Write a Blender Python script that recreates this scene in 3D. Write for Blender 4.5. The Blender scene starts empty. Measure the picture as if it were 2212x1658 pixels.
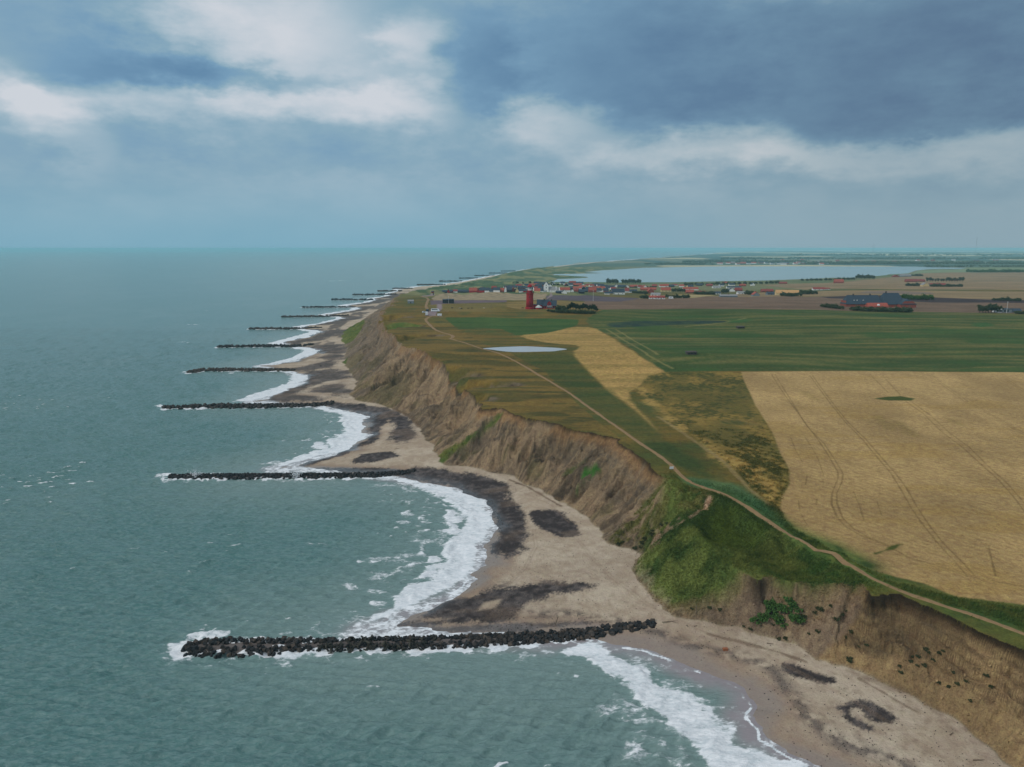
import bpy, math, random
import numpy as np
from mathutils import Vector, Matrix
SC = bpy.context.scene
COL = SC.collection
random.seed(7)
RNG = np.random.default_rng(11)

# ------------------------------------------------------------------ camera
F = 1533.6; CX = 1106.0; CY = 829.0; PITCH = math.atan(292.5 / F); H = 100.0
cam_d = bpy.data.cameras.new('camera')
cam = bpy.data.objects.new('camera', cam_d)
COL.objects.link(cam)
cam.location = (0, 0, H)
cam.rotation_euler = (math.pi / 2 - PITCH, 0, 0)
cam_d.sensor_width = 36; cam_d.lens = F * 36 / 2212
cam_d.clip_start = 1; cam_d.clip_end = 120000
SC.camera = cam

# ------------------------------------------------------------------ render settings
SC.view_settings.view_transform = 'Standard'
SC.view_settings.look = 'None'
SC.view_settings.exposure = -0.1
SC.view_settings.gamma = 1
SC.cycles.use_denoising = True
try:
    SC.cycles.denoiser = 'OPENIMAGEDENOISE'
except Exception:
    pass
SC.cycles.max_bounces = 5
SC.cycles.diffuse_bounces = 2
SC.cycles.glossy_bounces = 2
SC.cycles.transmission_bounces = 3
SC.cycles.volume_bounces = 2
SC.cycles.caustics_reflective = False
SC.cycles.caustics_refractive = False

SUN_EL = math.radians(38); SUN_AZ = math.radians(-118)     # azimuth from +Y towards +X
sun_d = bpy.data.lights.new('sun', 'SUN')
sun_d.energy = 1.4; sun_d.angle = math.radians(11); sun_d.color = (1.0, 0.95, 0.88)
sun = bpy.data.objects.new('sun', sun_d)
COL.objects.link(sun)
sd = Vector((math.sin(SUN_AZ) * math.cos(SUN_EL), math.cos(SUN_AZ) * math.cos(SUN_EL), math.sin(SUN_EL)))
sun.rotation_euler = sd.to_track_quat('Z', 'Y').to_euler()

def srgb(r, g, b):
    f = lambda c: c / 12.92 if c <= 0.04045 else ((c + 0.055) / 1.055) ** 2.4
    return (f(r / 255), f(g / 255), f(b / 255), 1.0)

class NT:
    """small node-tree helper"""
    def __init__(self, tree):
        self.t = tree; self.n = tree.nodes; self.l = tree.links
    def new(self, typ, **kw):
        nd = self.n.new(typ)
        for k, v in kw.items(): setattr(nd, k, v)
        return nd
    def put(self, sock, v):
        if hasattr(v, 'is_output'): self.l.new(v, sock)
        elif v is not None: sock.default_value = v
    def math(self, op, a, b=None, c=None, clamp=False):
        nd = self.new('ShaderNodeMath', operation=op, use_clamp=clamp)
        self.put(nd.inputs[0], a)
        if b is not None: self.put(nd.inputs[1], b)
        if c is not None: self.put(nd.inputs[2], c)
        return nd.outputs[0]
    def vmath(self, op, a, b=None):
        nd = self.new('ShaderNodeVectorMath', operation=op)
        self.put(nd.inputs[0], a)
        if b is not None: self.put(nd.inputs[1], b)
        return nd.outputs['Value'] if op in ('LENGTH', 'DOT_PRODUCT') else nd.outputs[0]
    def noise(self, vec, scale, detail=4, rough=0.55, dist=0.0):
        nd = self.new('ShaderNodeTexNoise')
        self.put(nd.inputs['Vector'], vec)
        nd.inputs['Scale'].default_value = scale
        nd.inputs['Detail'].default_value = detail
        nd.inputs['Roughness'].default_value = rough
        nd.inputs['Distortion'].default_value = dist
        return nd.outputs['Fac'], nd.outputs['Color']
    def maprange(self, v, a, b, c=0.0, d=1.0, smooth=False):
        nd = self.new('ShaderNodeMapRange')
        if smooth: nd.interpolation_type = 'SMOOTHSTEP'
        self.put(nd.inputs[0], v)
        for i, q in enumerate((a, b, c, d)): self.put(nd.inputs[i + 1], q)
        return nd.outputs[0]
    def ramp(self, fac, stops):
        nd = self.new('ShaderNodeValToRGB')
        el = nd.color_ramp.elements
        while len(el) < len(stops): el.new(0.5)
        for e, (p, c) in zip(el, stops): e.position = p; e.color = c
        self.put(nd.inputs[0], fac)
        return nd.outputs[0]
    def mix(self, fac, a, b, blend='MIX'):
        nd = self.new('ShaderNodeMix', data_type='RGBA', blend_type=blend)
        self.put(nd.inputs[0], fac)
        self.put(nd.inputs[6], a); self.put(nd.inputs[7], b)
        return nd.outputs[2]
    def attr(self, name):
        return self.new('ShaderNodeAttribute', attribute_name=name)

# ------------------------------------------------------------------ world: overcast sky with broken cloud
def ray(px, py):
    x = (px - CX) / F; y = -(py - CY) / F
    c, s = math.cos(PITCH), math.sin(PITCH)
    return np.array([x, c + y * s, -s + y * c])

world = bpy.data.worlds.new('World'); SC.world = world
world.use_nodes = True
W = NT(world.node_tree)
W.n.clear()
tc = W.new('ShaderNodeTexCoord')
sep = W.new('ShaderNodeSeparateXYZ'); W.put(sep.inputs[0], tc.outputs['Generated'])
az = W.math('ARCTAN2', sep.outputs[0], sep.outputs[1])
el = W.math('ARCSINE', sep.outputs[2])
comb = W.new('ShaderNodeCombineXYZ'); W.put(comb.inputs[0], az); W.put(comb.inputs[1], el)
flat = comb.outputs[0]
st = W.new('ShaderNodeMapping'); W.put(st.inputs[0], flat); st.inputs['Scale'].default_value = (1.0, 2.2, 1.0)
n1f, n1c = W.noise(st.outputs[0], 4.5, 5, 0.55)
n2f, n2c = W.noise(st.outputs[0], 15.0, 6, 0.62)
w1 = W.vmath('SUBTRACT', n1c, (0.5, 0.5, 0.5)); w2 = W.vmath('SUBTRACT', n2c, (0.5, 0.5, 0.5))
w1 = W.vmath('MULTIPLY', w1, (0.20, 0.08, 0)); w2 = W.vmath('MULTIPLY', w2, (0.10, 0.055, 0))
warped = W.vmath('ADD', W.vmath('ADD', flat, w1), w2)
SKY_BLOBS = [  # centre x, y, radius x, y (photo units), amount
    (560, 55, 280, 110, .60), (905, 85, 90, 70, .55), (60, 205, 130, 60, .30), (700, 228, 330, 50, .66),
    (250, 225, 180, 45, .30), (140, 275, 90, 90, .35), (1200, 262, 170, 42, .50), (1520, 325, 330, 55, .42),
    (1650, 305, 90, 50, .18), (1980, 338, 420, 42, .38), (840, 180, 120, 60, .25),
    (150, 70, 220, 95, -.28), (285, 150, 160, 70, -.22), (500, 165, 230, 34, -.55), (250, 190, 130, 40, -.20),
    (960, 25, 190, 55, -.22), (1030, 175, 120, 110, -.42), (1330, 110, 380, 165, -.45), (1750, 110, 480, 190, -.38),
    (2120, 170, 420, 190, -.38), (1880, 270, 260, 60, -.25), (300, 308, 150, 42, -.24), (600, 345, 220, 30, -.06),
    (880, 352, 380, 40, -.12), (1500, 380, 420, 30, -.08), (1420, 240, 260, 60, -.20), (60, 320, 110, 40, -.1), (350, 390, 350, 60, -.05)]
val = 0.52
for bx, by, rx, ry, am in SKY_BLOBS:
    d = ray(bx, by); d = d / np.linalg.norm(d)
    a0, e0 = math.atan2(d[0], d[1]), math.asin(d[2])
    q = W.vmath('SUBTRACT', warped, (a0, e0, 0))
    q = W.vmath('MULTIPLY', q, (F / rx, F / ry, 0))
    m = W.maprange(W.vmath('LENGTH', q), 1.25, 0.20, 0.0, am * .66, smooth=True)
    val = W.math('ADD', val, m)
tex = W.math('MULTIPLY', W.math('SUBTRACT', n2f, 0.5), 0.40)
tex = W.math('MULTIPLY', tex, W.maprange(el, 0.0, 0.16, 0.12, 1.0))
val = W.math('ADD', val, tex)
val = W.math('ADD', val, W.math('MULTIPLY', W.math('SUBTRACT', n1f, 0.5), 0.5))
cloudL = W.ramp(val, [(0.0, srgb(104, 144, 178)), (0.28, srgb(124, 164, 194)), (0.46, srgb(144, 178, 198)), (0.70, srgb(176, 198, 212)), (1.0, srgb(216, 222, 230))])
cloudR = W.ramp(val, [(0.0, srgb(96, 124, 152)), (0.28, srgb(112, 144, 168)), (0.46, srgb(138, 166, 182)), (0.72, srgb(174, 190, 198)), (1.0, srgb(208, 212, 216))])
side = W.maprange(az, -0.25, 0.6, smooth=True)
cloud = W.mix(side, cloudL, cloudR)
hor = W.mix(side, srgb(130, 180, 202), srgb(150, 176, 188))
hz = W.maprange(el, 0.0, 0.11, 0.8, 0.0, smooth=True)
cloud = W.mix(hz, cloud, hor)
up = W.maprange(el, 0.40, 0.9, 0.0, 1.0, smooth=True)
cloud = W.mix(up, cloud, srgb(205, 212, 222))
sky = W.new('ShaderNodeTexSky', sky_type='NISHITA', sun_disc=False)
sky.sun_elevation = SUN_EL; sky.sun_rotation = SUN_AZ; sky.altitude = 100; sky.dust_density = 4
bgs = W.new('ShaderNodeBackground'); W.put(bgs.inputs[0], sky.outputs[0]); bgs.inputs[1].default_value = 0.06
bgc = W.new('ShaderNodeBackground'); W.put(bgc.inputs[0], cloud); bgc.inputs[1].default_value = 1.0
mx = W.new('ShaderNodeMixShader'); mx.inputs[0].default_value = 0.93
W.l.new(bgs.outputs[0], mx.inputs[1]); W.l.new(bgc.outputs[0], mx.inputs[2])
wo = W.new('ShaderNodeOutputWorld'); W.l.new(mx.outputs[0], wo.inputs[0])
world.cycles.sampling_method = 'MANUAL'; world.cycles.sample_map_resolution = 512

# ------------------------------------------------------------------ numpy helpers
def _h(ix, iy, s):
    n = (ix.astype(np.int64) * 374761393 + iy.astype(np.int64) * 668265263 + s * 1274126177) & 0xffffffff
    n = ((n ^ (n >> 13)) * 1274126177) & 0xffffffff
    n = (n ^ (n >> 16)) & 0xffffff
    return n.astype(np.float32) / 16777215.0
def vnoise(x, y, s=0):
    x = np.asarray(x, np.float64); y = np.asarray(y, np.float64)
    ix = np.floor(x); iy = np.floor(y)
    fx = (x - ix).astype(np.float32); fy = (y - iy).astype(np.float32)
    fx = fx * fx * (3 - 2 * fx); fy = fy * fy * (3 - 2 * fy)
    ix = ix.astype(np.int64); iy = iy.astype(np.int64)
    a = _h(ix, iy, s); b = _h(ix + 1, iy, s); c = _h(ix, iy + 1, s); d = _h(ix + 1, iy + 1, s)
    return a + (b - a) * fx + (c - a) * fy + (a - b - c + d) * fx * fy
def fbm(x, y, o=4, s=0, r=0.5):
    t = 0; a = 1.0; w = 0
    for k in range(o):
        t = t + a * vnoise(x, y, s + k * 17); w += a
        x = x * 2.03 + 5.1; y = y * 2.03 + 3.7; a *= r
    return t / w            # 0..1, mean 0.5
def sm(a, b, v):
    t = np.clip((v - a) / (b - a), 0, 1)
    return t * t * (3 - 2 * t)
def seg_dist(X, Y, P, want_s=False):
    """distance to a polyline (and arc length of the nearest point)"""
    P = np.asarray(P, float); best = np.full(X.shape, 1e18); S = np.zeros(X.shape) if want_s else None; s0 = 0.0
    for a, b in zip(P[:-1], P[1:]):
        ab = b - a; L2 = ab @ ab
        if L2 == 0: continue
        t = np.clip(((X - a[0]) * ab[0] + (Y - a[1]) * ab[1]) / L2, 0, 1)
        d = (X - a[0] - t * ab[0]) ** 2 + (Y - a[1] - t * ab[1]) ** 2
        if want_s:
            m = d < best; S[m] = (s0 + t * math.sqrt(L2))[m]
        best = np.minimum(best, d); s0 += math.sqrt(L2)
    return (np.sqrt(best), S) if want_s else np.sqrt(best)
def inside(X, Y, P):
    c = np.zeros(X.shape, bool)
    P = list(P)
    for (x0, y0), (x1, y1) in zip(P, P[1:] + P[:1]):
        if y0 == y1: continue
        m = (Y >= min(y0, y1)) & (Y < max(y0, y1))
        c ^= m & (X < (x1 - x0) * (Y - y0) / (y1 - y0) + x0)
    return c
def at(px, py, z=0.0):
    d = ray(px, py); t = (z - H) / d[2]
    return np.array([d[0] * t, d[1] * t])

# ------------------------------------------------------------------ coast lines (photo points laid on the ground plane)
WATER = [(2300,1900),(1950,1780),(1850,1710),(1757,1656),(1700,1625),(1650,1600),(1640,1576),(1610,1548),(1622,1530),(1590,1492),(1530,1456),(1440,1427),(1400,1412),(1290,1388),
 (785,1364),(844,1340),(913,1316),(972,1291),(1022,1254),(1006,1243),(1040,1222),(1030,1178),(1069,1141),(1054,1114),(1047,1085),(983,1054),(913,1045),(858,1031),
 (594,1013),(635,1003),(701,986),(758,972),(760,958),(800,941),(776,938),(792,900),(740,887),(698,879),
 (549,868),(580,859),(617,844),(650,829),(663,812),(620,802.5),
 (557,792),(627,782),(683,765),(691,757),(629,749.5),
 (601,742),(667,727.5),(697,716.5),(657,713),
 (650,706),(697,699),(741,688.5),(730,685.3),
 (697,680.5),(744,674.5),(776,668),(767,665),
 (744,660.5),(791,654.5),(810,649.3),
 (803,645.5),(826,642),(842,639),(838,634.4),(857,630.8),(856,626.5),(880,624),(905,619.5),(962,616.6),(965,613.5),(995,610),(1031,603),(1062,597),(1093,592.5),(1133,583.5),
 (1176,579),(1218,574.2),(1260,570.6),(1330,563.6),(1371,561),(1434,556.7),(1525,549.8),(1546,547.3),(1642,543.8),(1725,541.3)]
SH = np.array([at(x, y) for x, y in WATER])
SH = np.vstack([SH, [SH[-1] + (9000, 9000)], [SH[-1] + (90000, 30000)]])
FOOTP = [(2201,1658),(2159,1618),(2089,1583),(2030,1541),(1963,1499),(1908,1475),(1841,1454),(1792,1445),(1747,1426),(1698,1388),(1621,1367),(1580,1353),(1506,1332),(1456,1322),(1407,1284),(1369,1245),(1367,1225),(1390,1200),(1365,1190),(1317,1169),(1310,1148),(1251,1110),(1213,1086),(1164,1058),(1143,1047),(1101,1030),(1025,1012),(948,1002),(945,981),(927,957),(900,918.5),(879,894),(830,877),(750,859.5),(761,842),(775,828),(754,800),(740,786.5),(747,773),(750,748),(735,738),(743,713.5),(785,693),(813,672),(848,654.5),(864,644.6),(895,632),(926,627),(968,619.6),(1010,609),(1051,602),(1093,590.5),(1135,582.6),(1176,578)]
FT = np.array([at(x, y, 3.0) for x, y in FOOTP])
_o = [FT[0]]
for _a, _b in zip(FT[:-1], FT[1:]): _o += [.78 * _a + .22 * _b, .22 * _a + .78 * _b]
FT = np.array(_o + [FT[-1]])
FT = np.vstack([[FT[0] + (4, -30)], FT, [p + (60, 10) for p in SH if p[1] > 3700]])
PY = np.array([60,136,160,172,195,225,250,300,340,380,410,440,465,520,600,680,800,900,1050,1200,1500,1900,2300,3600,5000,90000.])
PZ = np.array([18,17,16,14.5,16,20.5,22.5,24,24,24.5,26,29,32,32.5,34.5,40,40.5,38.5,31,24,15,6.5,6,4,4,5.])
QY = np.array([60,150,200,300,400,500,650,800,1000,1200,1500,1900,2300,3600,5000,90000.])
QZ = np.array([18,17.5,19,22,25,30,37,38,34,30,24,14,9,4,4,5.])
def plateau(X, Y):
    a = np.interp(Y, PY, PZ); b = np.interp(Y, QY, QZ)
    w = sm(0.28, 0.52, X / Y)
    z = a * (1 - w) + b * w
    z = z + (fbm(X / 130, Y / 130, 3, 5) - .5) * 3.0 * sm(150, 400, Y) * sm(9000, 900, Y)
    return z
def top_at(px, py):
    best = None
    for z in np.arange(5, 45, 0.25):
        w = at(px, py, z); e = abs(np.interp(w[1], PY, PZ) - z)
        if best is None or e < best[0]: best = (e, w)
    return best[1]
TOPP = [(2212,1410),(2155,1391),(2103,1367),(2051,1342),(1998,1321),(1946,1302),(1905,1304),(1880,1312),(1858,1290),(1850,1272),(1817,1281),(1754,1278),(1719,1274),(1667,1253),(1640,1262),(1600,1245),(1560,1215),(1510,1172),(1487,1138),(1482,1108),(1468,1070),(1445,1037),(1407,1009),(1372,981),(1331,950),(1289,936),(1247,931),(1205,918.6),(1153,905),(1108,896),(1084,884),(1042,882),(1025,856),(990,830),(980,814),(955,790),(931,769),(900,755),(862,752),(854.5,731),(836,706.6)]
TP = np.array([top_at(x, y) for x, y in TOPP])
TP = np.vstack([[TP[0] + (4, -40)], TP, [(-127, 690), (-124, 745), (-128, 800), (-146, 900), (-158, 1000), (-160, 1100), (-163, 1250), (-165, 1400), (-150, 1560), (-118, 1680), (-85, 1830), (-50, 2060), (0, 2270), (60, 2600), (150, 3050), (240, 3400)], [p + (150, 20) for p in SH if p[1] > 3700]])
land_poly = list(map(tuple, FT)) + [(200000, 40000), (200000, -200), (FT[0][0], -200)]
top_poly = list(map(tuple, TP)) + [(200000, 40000), (200000, -200), (TP[0][0], -200)]
sea_side = list(map(tuple, SH)) + [(200000, 40000), (200000, -200), (SH[0][0], -200)]

LAKE = [(1185,610.3),(1215,609.6),(1325,611),(1442,611),(1560,608),(1640,607),(1728,604),(1794,601),(1850,600),(1892,597),(1925,593.5),(1964,591),(1980,585),(2001,582.6),(2073,582.5),(2089,579),(1968,576.4),(1728,575.6),(1538,576),(1392,579),(1302,584.5),(1264,588.6),(1302,590.5),(1230,592),(1196,592.8),(1190,594.5),(1262,598),(1274,600.4),(1240,602),(1205,603),(1200,606)]
LK = np.array([at(x, y, 1.2) for x, y in LAKE])

def z2(pts):  return [(691.2 + .3475 * x, 633.6 + .3475 * y) for x, y in pts]
def relief(X, Y, detail=True):
    """terrain height for flat arrays X, Y"""
    z = np.full(X.shape, -3.0)
    ds = np.full(X.shape, 1e4); df = np.full(X.shape, 1e4); dt = np.full(X.shape, 1e4); s = np.zeros(X.shape)
    P = plateau(X, Y)
    fx = np.interp(Y, *_mono(SH))
    near = (X > fx - 120) & (X < fx + 420 + 0.1 * Y)
    xi, yi = X[near], Y[near]
    wob = (fbm(xi / 9, yi / 9, 3, 3) - .5) * np.clip(yi / 45, 3.5, 14)
    a = seg_dist(xi, yi, SH) * np.where(inside(xi, yi, sea_side), 1, -1) + wob
    ds[near] = a
    nf = (fbm(xi / 11, yi / 11, 4, 8) - .5) * 7
    d, ss = seg_dist(xi, yi, FT, True)
    b = d * np.where(inside(xi, yi, land_poly), 1, -1) + nf
    df[near] = b; s[near] = ss
    nt = (fbm(xi / 7, yi / 7, 4, 21, .6) - .5) * (5 + 7 * sm(320, 600, yi)) + (fbm(xi / 26, yi / 26, 2, 22) - .5) * 14 * sm(330, 600, yi)
    c = seg_dist(xi, yi, TP) * np.where(inside(xi, yi, top_poly), -1, 1) + nt     # positive seaward of the brow
    dt[near] = c
    far = ~near & (X >= fx + 200)
    dt[far] = -1e4
    ds[~near & (X < fx)] = -1e4
    df[~near & (X < fx)] = -1e4
    # beach
    beach = np.where(ds > 0, 3.1 * np.clip(ds / (ds + np.maximum(-df, 0) + 1e-3), 0, 1) ** 0.8, np.maximum(ds * 0.07, -4))
    beach = beach + (fbm(X / 11, Y / 11, 3, 44) - .5) * 0.5 * sm(2, 12, ds)
    # slope
    t = np.clip(df / (df + np.maximum(dt, 0) + 1e-3), 0, 1)
    hgt = P - 3
    g = 0.72 * t + 0.28 * t ** 4
    slope = 3 + hgt * g
    dn = dune_w(X, Y)
    slope = slope * (1 - dn) + (3 + hgt * (1 - (1 - t) ** 1.35)) * dn
    if detail:
        big = sm(17, 24, P)
        sw = s + (fbm(X / 12, Y / 12, 3, 61) - .5) * 9
        rid = np.abs(2 * fbm(sw / 7.5, t * 1.3 + s * 0, 3, 71) - 1) * 2.2
        rid2 = np.abs(2 * fbm(sw / 2.1, t * 2.2, 3, 72) - 1)
        grp = fbm(sw / 30, t * 1.5, 2, 73)
        env = (4 * t * (1 - t) + 0.25 * t) * (1 - .9 * dn)
        rid3 = np.abs(2 * fbm(sw / 1.0, t * 4, 2, 74) - 1)
        slope = slope - env * ((rid - .45) * (2.0 + 3.0 * big) * (0.4 + 1.2 * grp) + (rid2 - .3) * (1.2 + .8 * big) + (rid3 - .3) * .5 * sm(160, 190, Y))
        slope = slope + (fbm(X / 1.6, Y / 1.6, 3, 75) - .5) * 0.9 * env
        # terraces of harder layers
        lay = slope + (fbm(X / 25, Y / 25, 2, 77) - .5) * 5
        slope = slope + (0.22 + .3 * sm(185, 165, Y)) * np.sin(lay * 3.1) * env * sm(.30, .6, t)
    z = np.where(df <= 0, beach, np.where(dt > 0, slope, P))
    # dune field and hollows near the path
    pw = np.full(X.shape, 50.); pw[near] = seg_dist(X[near], Y[near], PATHW); pw = sm(1.5, 7, pw)
    bump = ((fbm(X / 15 + 3, Y / 15, 3, 90) - .47) * 6.0 + (fbm(X / 4.5, Y / 4.5, 3, 91) - .5) * .7) * pw
    z = z + bump * dn * sm(0, 8, df)
    for hp, dep in HOLLOWS:
        hd = seg_dist(X[near], Y[near], np.vstack([hp, hp[:1]])) * np.where(inside(X[near], Y[near], hp), 1, -1) + (fbm(X[near] / 5, Y[near] / 5, 2, 98) - .5) * 2
        z[near] = z[near] + pw[near] * (-dep * sm(0, 5, hd) + dep * .45 * sm(3.5, 0, np.abs(hd + 1.5)) * sm(2, 6, df[near]))
    # sand gully through the dune
    gd, gs = seg_dist(X[near], Y[near], GUL, True)
    zz = z[near]; zz = zz - 1.5 * sm(3.5, 0.5, gd) * sm(0, 5, gs); z[near] = zz
    for sc in SCARP:
        sd, ss_ = seg_dist(X[near], Y[near], sc, True); L_ = np.hypot(*np.diff(sc, axis=0).T).sum()
        wd_ = 15 * (1 - ss_ / L_) + 3.0
        z[near] = z[near] - 7.5 * sm(wd_, 0.2 * wd_, sd + (fbm(X[near] / 5, Y[near] / 5, 2, 97) - .5) * 4) * (1 - .75 * ss_ / L_) * sm(3, 10, z[near])
    # grass clumps and hummocks on the heath
    if detail:
        heath = sm(1, -6, dt) * sm(900, 300, Y)
        z = z + heath * ((fbm(X / 3.2, Y / 3.2, 3, 95) - .5) * 0.35 * (1 - field_w(X, Y)))
    # north: dunes between beach and lake
    fd = sm(850, 1100, Y) * sm(0, 60, df) * sm(9000, 5000, Y) * sm(0.16, 0.02, X / Y)
    k = np.abs(2 * fbm(X / 85, Y / 170, 4, 33) - 1)
    z = z + fd * ((1 - k) ** 2 * 11 - 3.0) * sm(700, 1300, Y)
    # far bumps: woods and low hills
    fr = sm(3700, 5200, Y)
    z = z + fr * (fbm(X / 500, Y / 500, 3, 35) - .4) * 14
    # the lake basin
    lk = (Y > 1500) & (Y < 6000)
    lx, ly = X[lk], Y[lk]
    sd_ = seg_dist(lx, ly, LK) * np.where(inside(lx, ly, LK), 1, -1) + (fbm(lx / 60, ly / 120, 3, 52) - .5) * 20
    zl = z[lk]; zl = np.where(sd_ > 0, 0.2, 1.6 + np.minimum(zl - 1.6, 0 + 0.05 * -sd_) * 1.0)
    z[lk] = zl
    # barrow left of the lighthouse
    for bx, by, br, bh in BARROWS:
        z = z + bh * np.exp(-(((X - bx) / br) ** 2 + ((Y - by) / (br * .8)) ** 2))
    return z, ds, df, dt, s, t

def _mono(P):
    """x of a line as a function of y (minimum over folds)"""
    ys = np.concatenate([np.arange(60, 4000, 8.), np.arange(4000, 90000, 400.)]); xs = np.full(ys.shape, np.nan)
    for (x0, y0), (x1, y1) in zip(P[:-1], P[1:]):
        lo, hi = min(y0, y1), max(y0, y1)
        m = (ys >= lo - 8) & (ys <= hi + 8)
        t = np.clip((ys - y0) / (y1 - y0 if abs(y1 - y0) > 1e-6 else 1e-6), 0, 1)
        xx = x0 + t * (x1 - x0); xs[m] = np.fmin(xs[m], xx[m])
    ok = ~np.isnan(xs)
    return ys[ok], xs[ok]

DUNE = np.array([top_at(x, y) for x, y in [(1445,1037),(1501,1050),(1566,1062),(1620,1085),(1690,1140),(1740,1172),(1800,1200),(1880,1250),(1860,1280),(1817,1279),(1754,1276),(1719,1272),(1667,1251)]] + [at(x, y, z) for x, y, z in [(1621,1270,10),(1580,1290,8),(1520,1306,5),(1456,1312,3),(1407,1284,3),(1369,1245,3),(1364,1225,3),(1390,1198,3),(1395,1180,5),(1440,1140,10),(1440,1090,15)]])
def dune_w(X, Y):
    m = (Y > 140) & (Y < 330) & (X > 20) & (X < 140)
    w = np.zeros(X.shape)
    x, y = X[m], Y[m]
    w[m] = sm(-7, 5, seg_dist(x, y, np.vstack([DUNE, DUNE[:1]])) * np.where(inside(x, y, DUNE), 1, -1))
    return w
GUL = np.array([at(1404,1180,4), at(1425,1160,7), at(1450,1130,11), at(1490,1108,15), at(1515,1096,18), at(1531,1078,20)])
SCARP = [np.array([top_at(x, y) for x, y in z2(q)]) for q in ([(800,560),(900,570),(1000,567),(1100,572),(1215,574)], [(440,285),(560,268),(640,265),(740,262)], [(380,212),(450,203),(540,200),(625,206)], [(900,655),(960,652),(1050,662)], [(800,500),(880,505),(970,515)], [(400,160),(470,148),(560,152)])]
PATHW = np.array([top_at(x, y) for x, y in [(2300,1410),(2212,1370),(2103,1327),(2033,1309),(1963,1285),(1929,1272),(1876,1245),(1789,1196),(1737,1173),(1684,1140),(1649,1121),(1614,1094),(1566,1067),(1535,1057),(1501,1051),(1459,1014),(1432,989),(1382,958)]])
HOLLOWS = [(np.array([top_at(1094.5 + .3475 * x, 1036.9 + .3475 * y) for x, y in q]), d_) for q, d_ in (([(1180,285),(1380,140),(1500,220),(1600,330),(1620,420),(1560,470),(1450,470),(1300,420),(1220,390)], 2.6), ([(1830,440),(1950,450),(2080,510),(2150,560),(2050,560),(1920,510)], 1.8), ([(1640,380),(1760,400),(1800,470),(1720,500),(1660,450)], 1.2), ([(1010,40),(1100,20),(1200,60),(1180,120),(1080,120)], 1.6))]
FIELD = np.array([top_at(x, y) for x, y in [(1603,803),(1640,880),(1675,970),(1700,1020),(1688,1085),(1700,1130),(1770,1185),(1900,1245),(1994,1268),(2068,1290),(2300,1320)]])
FIELD = np.vstack([FIELD, [(900, 200), (900, 560)]])
def field_w(X, Y):
    m = (Y > 130) & (Y < 600) & (X > 60); w = np.zeros(X.shape)
    w[m] = inside(X[m], Y[m], FIELD)
    return w
BARROWS = [(-12.0, 712.0, 14.0, 3.2), (-165.0, 985.0, 26.0, 5.0)]

# ------------------------------------------------------------------ terrain grid (fine near the camera, coarse far off)
rows = [70.0]
while rows[-1] < 60000:
    y = rows[-1]
    rows.append(y * (1 + (0.006 if y < 105 else 0.0024 if y < 720 else 0.004 if y < 4200 else 0.011)))
YV = np.array(rows); UV = np.concatenate([np.arange(-0.42, 0.86, 0.00115), np.arange(0.86, 1.5, 0.006)])
NR, NC = len(YV), len(UV)
GX = UV[None, :] * YV[:, None]; GY = np.repeat(YV[:, None], NC, 1)
shx = np.interp(YV, *_mono(SH))
keep = GX > (shx - 25 - 0.02 * YV)[:, None]
gx, gy = GX[keep], GY[keep]
gz, ds, df, dt, sA, tA = relief(gx, gy)
Z = np.full((NR, NC), -3.0); Z[keep] = gz
lY = np.log(YV)
def ground(x, y):
    """terrain height at points"""
    x = np.atleast_1d(np.asarray(x, float)); y = np.atleast_1d(np.asarray(y, float))
    fi = np.interp(np.log(y), lY, np.arange(NR)); fj = np.interp(x / y, UV, np.arange(NC))
    i = np.clip(fi.astype(int), 0, NR - 2); j = np.clip(fj.astype(int), 0, NC - 2)
    a = np.clip(fi - i, 0, 1); b = np.clip(fj - j, 0, 1)
    return (Z[i, j] * (1 - a) * (1 - b) + Z[i + 1, j] * a * (1 - b) + Z[i, j + 1] * (1 - a) * b + Z[i + 1, j + 1] * a * b)
def spot(px, py, bump=0.0):
    """point of the terrain seen at a photo point"""
    d = ray(px, py); u = d[0] / d[1]
    fj = float(np.interp(u, UV, np.arange(NC))); j = int(np.clip(fj, 0, NC - 2)); b = min(max(fj - j, 0), 1)
    col = Z[:, j] * (1 - b) + Z[:, j + 1] * b
    rz = H + d[2] / d[1] * YV
    m = np.nonzero(rz <= col + bump)[0]
    if len(m) == 0: return np.array([u * 30000, 30000, 5.0])
    i = m[0]
    if i == 0: return np.array([u * YV[0], YV[0], col[0]])
    e0 = rz[i - 1] - col[i - 1] - bump; e1 = rz[i] - col[i] - bump; k = e0 / (e0 - e1)
    y = YV[i - 1] + k * (YV[i] - YV[i - 1])
    return np.array([u * y, y, H + d[2] / d[1] * y])
def spots(pts, bump=0.0):
    return np.array([spot(x, y, bump) for x, y in pts])
def z6(pts):  return [(1382.5 + .3823 * x, 633.6 + .3823 * y) for x, y in pts]
def z2(pts):  return [(691.2 + .3475 * x, 633.6 + .3475 * y) for x, y in pts]
def z3(pts):  return [(1094.5 + .3475 * x, 1036.9 + .3475 * y) for x, y in pts]
def z4(pts):  return [(1440 + .349 * x, 1094.5 + .349 * y) for x, y in pts]
def z5(pts):  return [(864 + .1042 * x, 599 + .1042 * y) for x, y in pts]

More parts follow.
